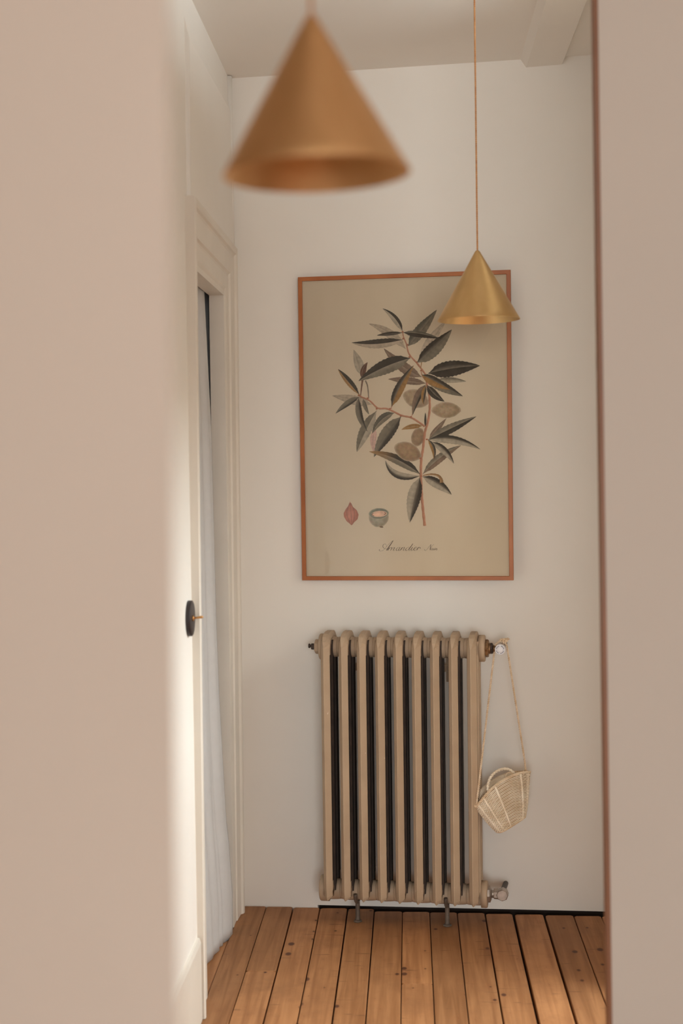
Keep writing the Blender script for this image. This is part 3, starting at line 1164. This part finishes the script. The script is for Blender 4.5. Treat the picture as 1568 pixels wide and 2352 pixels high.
leaf('B', (945, 515), (738, 552), (830, 505), 20, 'O', 26, 'O')
leaf('B', (975, 520), (977, 383), (976, 450), 9, 'D', 9, 'D')
leaf('B', (1010, 650), (1487, 420), (1230, 540), 44, 'D', 46, 'M')
leaf('B', (1000, 655), (1525, 750), (1270, 600), 46, 'L', 34, 'D')
leaf('B', (1000, 650), (1060, 852), (1080, 740), 22, 'O', 22, 'D')
leaf('B', (1040, 675), (1260, 892), (1190, 745), 36, 'L', 30, 'D')
leaf('C', (925, 305), (415, 75), (700, 110), 44, 'D', 46, 'M', tipc='O')
leaf('C', (925, 318), (577, 165), (640, 370), 34, 'L', 34, 'D')
leaf('C', (920, 330), (818, 785), (850, 560), 70, 'L', 62, 'D')
leaf('C', (945, 325), (1237, 508), (1120, 390), 48, 'L', 44, 'D')
stroke([T('C', 950, 316), T('C', 1030, 302), T('C', 1100, 315), T('C', 1132, 350), T('C', 1138, 388)], 7, ICOL['O'], 34)
blob('B', (1185, 355), 132, 82, 0.0, inkcol((152, 128, 100)), inkcol((112, 86, 62)), pointy=0.14)
blob('C', (800, 75), 132, 92, 0.42, inkcol((142, 115, 86)), inkcol((106, 80, 60)), pointy=0.1)
for (s_, x_, y_) in (('A', 750, 268), ('A', 757, 335), ('A', 800, 398), ('A', 818, 520), ('A', 890, 572), ('A', 935, 657), ('B', 312, 208), ('B', 400, 238), ('B', 490, 343), ('B', 622, 343), ('B', 730, 414), ('B', 832, 424), ('B', 990, 650), ('C', 925, 143), ('C', 930, 320)):
    blob(s_, (x_, y_), 11, 9, 0, inkcol((150, 92, 66)), inkcol((120, 70, 50)))
# --- the two seeds
v = []
cc = []
sd_o = [(223, 573), (250, 625), (290, 660), (308, 705), (298, 750), (265, 780), (248, 800), (238, 812), (225, 798), (190, 770), (163, 725), (160, 690), (180, 650), (210, 610)]
v = [paper_uv('C', 232, 700)] + [paper_uv('C', *p) for p in sd_o]
cc = [inkcol((178, 118, 96))] + [inkcol((150, 92, 72))] * len(sd_o)
ink.poly(v, cc, [(0, i + 1, (i + 1) % len(sd_o) + 1) for i in range(len(sd_o))])
for off in (-38, 5, 40):
    stroke([T('C', 225 + off * .2, 590), T('C', 228 + off, 690), T('C', 238 + off * .3, 800)], 5, inkcol((128, 76, 58)))
blob('C', (508, 735), 98, 95, 0.0, inkcol((146, 134, 112)), inkcol((112, 92, 70)))
blob('C', (535, 828), 20, 9, 0.1, inkcol((110, 84, 62)), inkcol((84, 62, 46)))
blob('C', (508, 695), 100, 55, -0.06, inkcol((112, 110, 92)), inkcol((92, 92, 78)))
blob('C', (515, 698), 78, 31, -0.06, inkcol((196, 156, 128)), inkcol((172, 130, 104)))
for a in ([(455, 690), (440, 705), (462, 718)], [(565, 680), (580, 692), (562, 704)]):
    stroke([T('C', *p) for p in a], 6, inkcol((84, 58, 44)))
ink.build('almond_branch_print')

# ---- the caption in copperplate script
cap = Ink()
cap.layer = 1


def pen(pts, ws):
    """pts in caption sheet units (9.8 per photo pixel), widths per point"""
    P = []
    for (x, y) in pts:
        X, Y = 855 + x / 9.8, 1230 + y / 9.8
        P.append(paper_uv('A', (X - 750) * 4.35556, (Y - 700) * 4.35556))
    P3 = smooth_path([Vector((p.x, p.y, ws[i])) for i, p in enumerate(P)], 6)
    k = 0.00152 / 9.8
    v = []
    n = len(P3)
    for i, p in enumerate(P3):
        d = P3[min(i + 1, n - 1)] - P3[max(i - 1, 0)]
        d.z = 0
        d = d.normalized() if d.length > 1e-9 else Vector((1, 0, 0))
        nn = Vector((-d.y, d.x))
        w = max(3.0, p.z) * k / 2
        v += [p.xy + nn * w, p.xy - nn * w]
    c = inkcol((66, 46, 36))
    cap.poly(v, [c] * len(v), [(2 * i, 2 * i + 1, 2 * i + 3, 2 * i + 2) for i in range(n - 1)])
    cap.layer -= 1


def dot(x, y, r):
    pen([(x - r, y), (x, y + 1), (x + r, y)], [r * 1.2, r * 2.0, r * 1.2])


h, m9, k10 = 4, 8, 13
dot(130, 318, 8)
pen([(120, 322), (128, 345), (160, 350), (215, 328), (290, 250), (360, 172), (440, 112)], [5, 5, 4, 4, 4, 4, 5])
pen([(440, 112), (400, 172), (345, 250), (285, 335)], [8, 15, 16, 12])
pen([(290, 250), (275, 200), (240, 190), (210, 218), (207, 258), (235, 290), (280, 300), (312, 292)], [h, h, h, 8, 9, 5, h, h])
pen([(300, 335), (330, 295), (358, 268)], [h, h, h])
pen([(358, 268), (340, 300), (315, 338)], [9, 12, 9])
pen([(322, 322), (360, 282), (396, 267), (404, 282), (378, 338)], [h, h, 6, 11, 10])
pen([(386, 322), (420, 282), (460, 267), (468, 282), (438, 322), (446, 340), (475, 322)], [h, h, 6, 11, 10, 6, h])
pen([(580, 268), (545, 270), (508, 308), (506, 335), (528, 340), (565, 308), (588, 270)], [5, h, 10, 11, 6, h, h])
pen([(594, 264), (566, 310), (556, 335), (572, 340), (600, 318)], [9, 12, 10, 6, h])
pen([(600, 318), (622, 290), (645, 265)], [h, h, h])
pen([(645, 266), (625, 300), (600, 338)], [9, 12, 9])
pen([(606, 324), (645, 282), (682, 266), (690, 282), (662, 322), (670, 340), (702, 318)], [h, h, 6, 11, 10, 6, h])
pen([(798, 268), (762, 270), (722, 308), (718, 335), (742, 340), (785, 305), (830, 250)], [5, h, 10, 11, 6, h, h])
pen([(880, 188), (840, 245), (790, 318), (794, 340), (826, 320)], [10, 13, 11, 6, h])
pen([(826, 320), (850, 295), (874, 264)], [h, h, h])
pen([(874, 264), (846, 308), (838, 334), (856, 340), (890, 318)], [10, 12, 10, 6, h])
dot(915, 232, 5)
pen([(890, 318), (938, 298), (966, 272), (950, 262), (918, 285), (898, 320), (912, 341), (950, 325), (978, 300)], [h, h, 5, 5, 10, 12, 7, h, h])
pen([(978, 300), (990, 285), (1006, 264)], [h, h, h])
pen([(1006, 264), (990, 298), (966, 338)], [9, 12, 9])
pen([(974, 318), (1006, 282), (1034, 268), (1046, 290)], [h, h, 7, 13])
dot(1044, 292, 7)
dot(1145, 325, 6)
pen([(1138, 328), (1160, 345), (1195, 320), (1240, 262), (1286, 208)], [h, h, h, h, h])
pen([(1288, 206), (1276, 270), (1264, 334)], [7, 12, 7])
pen([(1264, 334), (1300, 268), (1326, 225), (1352, 206)], [h, h, h, h])
pen([(1336, 296), (1310, 298), (1286, 322), (1292, 334), (1312, 325), (1338, 298)], [h, h, 7, 6, h, h])
pen([(1340, 295), (1320, 326), (1328, 335), (1348, 318)], [6, 8, 5, h])
pen([(1348, 318), (1368, 296), (1350, 326), (1358, 335), (1376, 318)], [h, 6, 8, 5, h])
dot(1384, 276, 4)
pen([(1376, 318), (1398, 296), (1376, 334)], [h, 6, 8])
pen([(1380, 322), (1408, 300), (1424, 297), (1408, 328), (1416, 335), (1438, 318)], [h, h, 6, 8, 5, h])
cap.build('caption')

# ------------------------------------------------------------------ cast iron radiator
RYAW = radians(-8.0)
rad = tag(empty('radiator', (-0.0426, 4.568, 0), (0, 0, RYAW)), 'taupe cast iron column radiator of nine sections before the end wall', 'radiator')
ZT, ZB = 0.899, 0.106
RP = 0.0587
RX0 = -0.2270


def section_mesh():
    b, g_ = MB(), MB()
    # ridge line of the ring in side view (y = depth, z = up)
    half = [(-0.0835, 0.118), (-0.085, 0.150), (-0.085, 0.30), (-0.085, 0.60), (-0.085, 0.880), (-0.0835, 0.904), (-0.0775, 0.923), (-0.066, 0.938), (-0.048, 0.947), (-0.02, 0.951)]
    low = [(-0.030, 0.0965), (-0.050, 0.0905), (-0.066, 0.0860), (-0.076, 0.0880), (-0.0815, 0.100)]
    front = low + half
    ring = [Vector(p) for p in front] + [Vector((-p[0], p[1])) for p in reversed(front)]
    n = len(ring)
    w = 0.0145
    prof = [(0.0010, 0), (w, 0.0165), (w, 0.033), (-w, 0.033), (-w, 0.0165), (-0.0010, 0)]
    v, f = [], []
    for i in range(n):
        d = (ring[(i + 1) % n] - ring[i - 1]).normalized()
        inn = Vector((d.y, -d.x))             # towards the inside of the ring
        for jj, (x, k) in enumerate(prof):
            if jj in (0, 5):                     # sharp nose on the uprights, rounded back over the top
                hump = min(1, max(0, (ring[i].y - 0.905) / 0.03))
                x = -0.0025 * (1 - hump) + (0.0010 + 0.0075 * hump) * (1 if jj == 0 else -1)
            q = ring[i] + inn * k
            v.append((x, q.x, q.y))
    m_ = len(prof)
    for i in range(n):
        j = (i + 1) % n
        f += [(i * m_ + k, i * m_ + (k + 1) % m_, j * m_ + (k + 1) % m_, j * m_ + k) for k in range(m_)]
    b.add(v, f)
    # middle columns
    for yc in (-0.026, 0.026):
        poly = [(0, yc - 0.0225), (0.0184, yc - 0.012), (0.0184, yc + 0.012), (0, yc + 0.0225), (-0.0184, yc + 0.012), (-0.0184, yc - 0.012)]
        g_.prism(poly, 0.112, 0.925)
    # head and foot castings round the hubs
    for zc_, top in ((ZT, 1), (ZB, 0)):
        b.prism([(-0.066, zc_ - (0.030 if top else 0.012)), (0.066, zc_ - (0.030 if top else 0.012)), (0.066, zc_ + (0.022 if top else 0.03)), (-0.066, zc_ + (0.022 if top else 0.03))],
                -0.0118, 0.0118, Matrix(((0, 0, 1, 0), (1, 0, 0, 0), (0, 1, 0, 0), (0, 0, 0, 1))))
        X4 = Matrix.Translation((0, 0, zc_)) @ Matrix.Rotation(pi / 2, 4, 'Y')
        b.lathe([(0.0315, -RP / 2), (0.0325, -0.026), (0.0335, -0.018), (0.0345, 0), (0.0335, 0.018), (0.0325, 0.026), (0.0315, RP / 2)], X4, 28)
    return b.mesh('section', M['radiator']), g_.mesh('inner_columns', M['gap_shade'])


sec, inner_cols = section_mesh()
# the faces turned to the inside of a section take the dark colour that holds the gap shade
sec.materials.append(M['gap_shade'])
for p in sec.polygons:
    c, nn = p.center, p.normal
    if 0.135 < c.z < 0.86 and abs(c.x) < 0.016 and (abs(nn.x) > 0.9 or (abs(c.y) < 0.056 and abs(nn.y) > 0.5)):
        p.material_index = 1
# the end section is painted on its open side
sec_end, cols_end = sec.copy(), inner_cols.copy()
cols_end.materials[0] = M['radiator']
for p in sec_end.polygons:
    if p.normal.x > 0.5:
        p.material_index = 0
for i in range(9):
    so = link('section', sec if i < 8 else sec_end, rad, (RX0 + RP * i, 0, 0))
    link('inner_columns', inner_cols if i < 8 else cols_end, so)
XE0, XE1 = RX0 - RP / 2, RX0 + 8 * RP + RP / 2
Xax = lambda x, z, y=0: Matrix.Translation((x, y, z)) @ Matrix.Rotation(pi / 2, 4, 'Y')
# left plugs and the bleed pin
b = MB()
b.lathe([(0.041, -0.012), (0.043, -0.009), (0.043, 0.012)], Xax(XE0 + 0.012, ZT), 28)
b.lathe([(0.022, -0.013), (0.024, -0.010), (0.024, 0.006)], Xax(XE0 - 0.004, ZT), 6, smooth=False)
b.build('end_plug', M['radiator'], rad)
b = MB()
b.lathe([(0.041, -0.012), (0.043, -0.009), (0.043, 0.016)], Xax(XE0 + 0.004, ZB + 0.002), 28)
b.build('end_plug', M['radiator'], rad)
b = MB()
b.lathe([(0.010, -0.010), (0.0105, 0.004)], Xax(XE0 - 0.020, ZT), 6, smooth=False)
b.lathe([(0.0072, -0.009), (0.0078, -0.005), (0.0045, -0.003), (0.0045, 0.008)], Xax(XE0 - 0.030, ZT + 0.002), 16)
o = b.build('bleed_valve', M['dark_nut'], rad)
o['label'] = 'small dark bleed valve'
# right bushings
for zz in (ZT, ZB + 0.002):
    b = MB()
    b.lathe([(0.043, -0.010), (0.043, 0.006), (0.041, 0.009), (0.030, 0.010)], Xax(XE1 - 0.002, zz), 28)
    b.build('bushing', M['radiator'], rad)
# top valve
b = MB()
b.lathe([(0.0275, 0.0), (0.0285, 0.002), (0.0285, 0.009), (0.026, 0.012)], Xax(XE1 + 0.007, ZT), 8, smooth=False)
b.lathe([(0.018, 0.012), (0.0175, 0.015), (0.018, 0.018)], Xax(XE1 + 0.006, ZT), 20)
o = b.build('hexagonal_bush', M['old_brass'], rad)
o['label'] = 'rough brown brass bush'
b = MB()
b.lathe([(0.0165, 0.0), (0.0175, 0.002), (0.0175, 0.008), (0.0135, 0.011)], Xax(XE1 + 0.022, ZT), 8, smooth=False)
b.build('union_nut', M['dark_nut'], rad)
HX = 0.3285
val = MB()
val.lathe([(0.0115, 0.0), (0.0105, 0.006), (0.0095, 0.012), (0.0125, 0.016), (0.0125, 0.026), (0.011, 0.030)], Xax(XE1 + 0.031, ZT), 20)
val.tube([(HX, 0.012, ZT), (HX, -0.012, ZT)], 0.0135, 20)
val.tube([(HX, 0.010, ZT), (HX, 0.060, ZT - 0.002), (HX, 0.168, ZT - 0.004)], 0.0085, 14)
val = val.build('radiator_valve', M['old_brass'], rad)
val['label'] = 'brown brass valve body and its pipe to the wall'
Fax = lambda x, y, z: Matrix.Translation((x, y, z)) @ Matrix.Rotation(pi / 2, 4, 'X')      # lathe axis towards the camera
b = MB()
b.lathe([(0.0150, -0.002), (0.0165, 0.0), (0.0168, 0.018), (0.0160, 0.0215), (0.0138, 0.0225), (0.0132, 0.0210), (0.0108, 0.0210), (0.0104, 0.0222), (0.004, 0.0226)], Fax(HX, -0.008, ZT), 40)
o = b.build('valve_head', M['white_plastic'], val)
o['label'] = 'round white valve head'
b = MB()
for (a0, a1) in ((0.15, 1.35), (1.75, 2.95), (3.35, 4.35), (4.75, 5.95)):
    pts = []
    for k in range(9):
        a = a0 + (a1 - a0) * k / 8
        pts.append((HX + 0.0120 * cos(a), -0.008 - 0.0211, ZT + 0.0120 * sin(a)))
    b.tube(pts, 0.0009, 6)
b.build('dial_marks', M['grey_print'], val)
# bottom valve
b = MB()
b.lathe([(0.026, 0.0), (0.0275, 0.002), (0.0275, 0.009), (0.022, 0.012), (0.016, 0.014)], Xax(XE1 + 0.006, ZB + 0.003), 8, smooth=False)
b.build('hexagonal_bush', M['nickel'], rad)
b = MB()
b.lathe([(0.0125, 0.0), (0.0125, 0.010)], Xax(XE1 + 0.019, ZB + 0.004), 16)
b.lathe([(0.0165, 0.0), (0.0175, 0.002), (0.0175, 0.012), (0.0165, 0.014)], Xax(XE1 + 0.027, ZB + 0.005), 6, smooth=False)
b.build('union_nut', M['nickel'], rad)
lv = MB()
lv.lathe([(0.011, 0.0), (0.011, 0.022)], Xax(XE1 + 0.040, ZB + 0.006), 16)
lv.lathe([(0.0175, -0.016), (0.019, -0.012), (0.019, 0.014), (0.0165, 0.018)], Fax(0.3270, -0.004, ZB + 0.006), 8, smooth=False)
lv = lv.build('lockshield_valve', M['nickel'], rad)
b = MB()
b.tube(smooth_path([(0.3255, 0.004, ZB + 0.010), (0.3245, 0.030, ZB + 0.008), (0.3245, 0.060, ZB + 0.001), (0.3245, 0.168, ZB - 0.010)], 5), 0.0085, 14)
o = b.build('supply_pipe', M['dark_nut'], lv)
# feet under the bottom hub and brackets at the wall
for fx in (-0.1445, 0.1485):
    b = MB()
    b.tube([(fx, 0.0, 0.004), (fx, 0.0, 0.012), (fx, 0.0, 0.06), (fx, 0.0, ZB - 0.034)], [0.0100, 0.0075, 0.0072, 0.0072], 14)
    b.lathe([(0.0135, 0.0), (0.0135, 0.003), (0.009, 0.006)], Matrix.Translation((fx, 0, 0)), 20)
    # saddle cradling the hub, with its lip to the front
    pts = []
    for k in range(15):
        a = pi + 0.10 + (pi - 0.2) * k / 14
        pts.append((fx, 0.0400 * cos(a), ZB + 0.0400 * sin(a)))
    b.tube(pts, 0.0062, 10)
    b.build('foot', M['iron_leg'], rad)
for fx in (-0.1480, 0.1485):
    b = MB()
    wallY = 0.138 if fx < 0 else 0.165
    b.box((fx - 0.006, 0.095, 0.775), (fx + 0.008, wallY, 0.870), 0.0015)
    b.box((fx - 0.014, 0.093, 0.808), (fx + 0.012, 0.108, 0.832), 0.002)
    b.lathe([(0.0075, 0), (0.0075, 0.007), (0.004, 0.008)], Fax(fx + 0.001, 0.094, 0.820), 6, smooth=False)
    b.build('wall_bracket', M['radiator'], rad)

# ------------------------------------------------------------------ wicker bag on the radiator valve
hp = Vector((-0.0426, 4.568, 0)) + Matrix.Rotation(RYAW, 3, 'Z') @ Vector((HX, 0.004, ZT))
bag = tag(empty('wicker_bag', (0.291, 4.487, 0.424)), 'small cream wicker shell bag hanging by a rope from the radiator valve', 'bag')
PSI, TH_ = radians(24), radians(25)
U0 = Vector((cos(PSI), sin(PSI), 0))
Zv = Vector((0, 0, 1))
Uv = U0 * cos(TH_) + Zv * sin(TH_)
Vv = -U0 * sin(TH_) + Zv * cos(TH_)
Wv = Uv.cross(Vv)
TILT = radians(-12)                        # the top leans back to the wall
Wv, Vv = Wv * cos(TILT) - Vv * sin(TILT), Vv * cos(TILT) + Wv * sin(TILT)
BM = Matrix((Uv, Vv, Wv)).transposed()
BC = Vector((0.2985, 4.500, 0.4225))          # middle of the bag
bag.location = BC
P_ = lambda u, v_, w_: BM @ Vector((u, v_, w_))


def half_len(q):
    """half length at height q (0 bottom .. 1 rim)"""
    return 0.050 + 0.055 * q ** 0.85


def half_dep(q):
    return 0.026 + 0.014 * sin(pi * min(1, q * 0.62 + 0.12))


def rim_v(cu, q):
    return -0.072 + q * (0.108 + 0.030 * (1 - abs(cu) ** 2.2))


def surf(q, a, off=0.0):
    ca, sa = cos(a), sin(a)
    e = 0.52
    x = (abs(ca) ** e) * (1 if ca >= 0 else -1)
    y = (abs(sa) ** (e * 1.25)) * (1 if sa >= 0 else -1)
    L, D = half_len(q), half_dep(q)
    # softly pinched towards the ends of the rim
    D *= 1 - 0.35 * q * abs(x) ** 4
    return Vector((x * (L + off) - 0.030 * (1 - q), rim_v(x, q), y * (D + off)))


# lining (keeps light from shining through the weave)
NA, NQ = 64, 12
v, f = [], []
for j in range(NQ + 1):
    for i in range(NA):
        v.append(BM @ surf(j / NQ, 2 * pi * i / NA, -0.0030))
for j in range(NQ):
    for i in range(NA):
        f.append((j * NA + i, j * NA + (i + 1) % NA, (j + 1) * NA + (i + 1) % NA, (j + 1) * NA + i))
f.append(tuple(range(NA))[::-1])
f.append(tuple(NQ * NA + i for i in range(NA)))
MB().add(v, f, True).build('lining', M['bag_lining'], bag)
# stakes fanning out from the base; every other pair is thick like a shell rib
NS = 36


def stake_angle(k):
    return 2 * pi * (k + 0.5) / NS


def ang_warp(a):
    return a


st = MB()
rb = MB()
for k in range(NS):
    a = stake_angle(k)
    pts = [BM @ surf(j / 14, a, 0.0004) for j in range(15)]
    if k % 3 == 0:
        rb.tube(pts, [0.0026 + 0.0012 * (j / 14) for j in range(15)], 8)
    else:
        st.tube(pts, 0.0011, 6)
st.build('stakes', M['wicker_tan'], bag)['kind'] = 'stuff'
rb.build('shell_ribs', M['wicker'], bag)['kind'] = 'stuff'
# weavers: in and out round the stakes
wv = MB()
NR = 30
for r in range(NR):
    q = 0.02 + 0.955 * r / (NR - 1)
    pts = []
    for i in range(NS * 5):
        a = 2 * pi * i / (NS * 5)
        ph = cos(NS * a / 2 + (pi if r % 2 else 0) + 0.0)
        pts.append(BM @ surf(q, a, 0.0008 + 0.0017 * ph))
    wv.tube(pts, 0.00165, 5, closed=True)
wv.build('weave', M['wicker'], bag)['kind'] = 'stuff'
# plaited rims at the top and the base
b = MB()
b.rope([BM @ surf(1.0, 2 * pi * i / 72, 0.0012) for i in range(73)], 0.0026, 0.016, 2, 6, 6)
b.build('plaited_rim', M['wicker_tan'], bag)
b = MB()
b.rope([BM @ surf(0.0, 2 * pi * i / 72, 0.0006) for i in range(73)], 0.0018, 0.012, 2, 6, 6)
b.build('base_border', M['wicker_tan'], bag)
# woven lid, slightly domed, with a front lip and hinge tie
lid = MB()
for r in range(9):
    s_ = 1 - r / 9.3
    pts = []
    for i in range(64):
        p = surf(1.0, 2 * pi * i / 64, 0.0)
        pts.append(BM @ Vector((p.x * (0.25 + 0.75 * s_), rim_v(p.x / 0.105, 1.0) + 0.001 - 0.004 * (1 - s_), p.z * s_)))
    lid.tube(pts, 0.0023, 6, closed=True)
lid.build('lid', M['wicker'], bag)
# bow handle
b = MB()
hpts = smooth_path([P_(-0.052, 0.045, 0.020), P_(-0.046, 0.068, 0.016), P_(-0.018, 0.088, 0.006), P_(0.016, 0.093, 0.002), P_(0.046, 0.082, 0.0), P_(0.058, 0.062, 0.004), P_(0.060, 0.045, 0.010)], 8)
b.rope(hpts, 0.0026, 0.020, 2, 7, 8)
b.tube(hpts, 0.0030, 8)
b.build('handle', M['wicker'], bag)
# clasp loop
b = MB()
b.tube(smooth_path([P_(0.022, 0.060, 0.016), P_(0.030, 0.072, 0.014), P_(0.046, 0.070, 0.012), P_(0.048, 0.060, 0.016), P_(0.040, 0.048, 0.034)], 6), 0.0016, 8)
b.build('clasp_loop', M['rope'], bag)
# carrying rope: up over the valve, knotted at the top
o_ = BC
eL, eR = P_(-0.1035, 0.036, 0.006), P_(0.0955, 0.044, 0.004)
hl = hp - o_
Vd = Vector((cos(RYAW), sin(RYAW), 0))
Dd = Vector((-sin(RYAW), cos(RYAW), 0))
b = MB()
left = [eL, eL + Vector((0.003, 0.0, 0.03)), hl + Vd * -0.0195 - Dd * 0.006 + Zv * -0.004, hl + Vd * -0.0165 - Dd * 0.006 + Zv * 0.010, hl + Vd * -0.006 - Dd * 0.004 + Zv * 0.0205, hl + Vd * 0.006 - Dd * 0.004 + Zv * 0.0215]
rgt = [eR, eR + Vector((-0.002, 0, 0.03)), hl + Vd * 0.0215 - Dd * 0.006 + Zv * -0.004, hl + Vd * 0.0185 - Dd * 0.006 + Zv * 0.011, hl + Vd * 0.010 - Dd * 0.006 + Zv * 0.023]
lp = [left[0], left[1]] + [left[1].lerp(left[2], t) for t in (0.25, 0.5, 0.75)] + smooth_path(left[2:], 6)
rp = [rgt[0], rgt[1]] + [rgt[1].lerp(rgt[2], t) for t in (0.25, 0.5, 0.75)] + smooth_path(rgt[2:], 6)
b.rope(lp, 0.00185, 0.014)
b.rope(rp, 0.00185, 0.014)
b.build('carrying_rope', M['rope'], bag)
b = MB()
kc = hl + Vd * 0.013 - Dd * 0.008 + Zv * 0.026
kp = []
for i in range(49):
    a = 2 * pi * i / 48
    kp.append(kc + (Vd * ((sin(a) + 2 * sin(2 * a)) * 0.0036) + Zv * ((cos(a) - 2 * cos(2 * a)) * 0.0026) - Dd * (sin(3 * a) * 0.0034)))
b.rope(kp, 0.0017, 0.012)
b.rope(smooth_path([kc + Vd * -0.004, kc + Vd * -0.012 + Zv * 0.004 - Dd * 0.004, kc + Vd * -0.014 + Zv * -0.004 - Dd * 0.006], 5), 0.0017, 0.012)
b.rope(smooth_path([kc + Vd * 0.003, kc + Vd * 0.010 + Zv * 0.007 - Dd * 0.002, kc + Vd * 0.014 + Zv * 0.004 - Dd * 0.004], 5), 0.0017, 0.012)
b.build('knot', M['rope'], bag)
# tassel ends of the rope tied into the two corners
for e in (eL, eR):
    b = MB()
    pts = []
    for i in range(25):
        a = 2 * pi * i / 24
        pts.append(e + Vector((0.006 * cos(a), -0.003 * sin(2 * a), 0.005 * sin(a))))
    b.tube(pts, 0.0022, 7)
    b.build('rope_tie', M['rope'], bag)
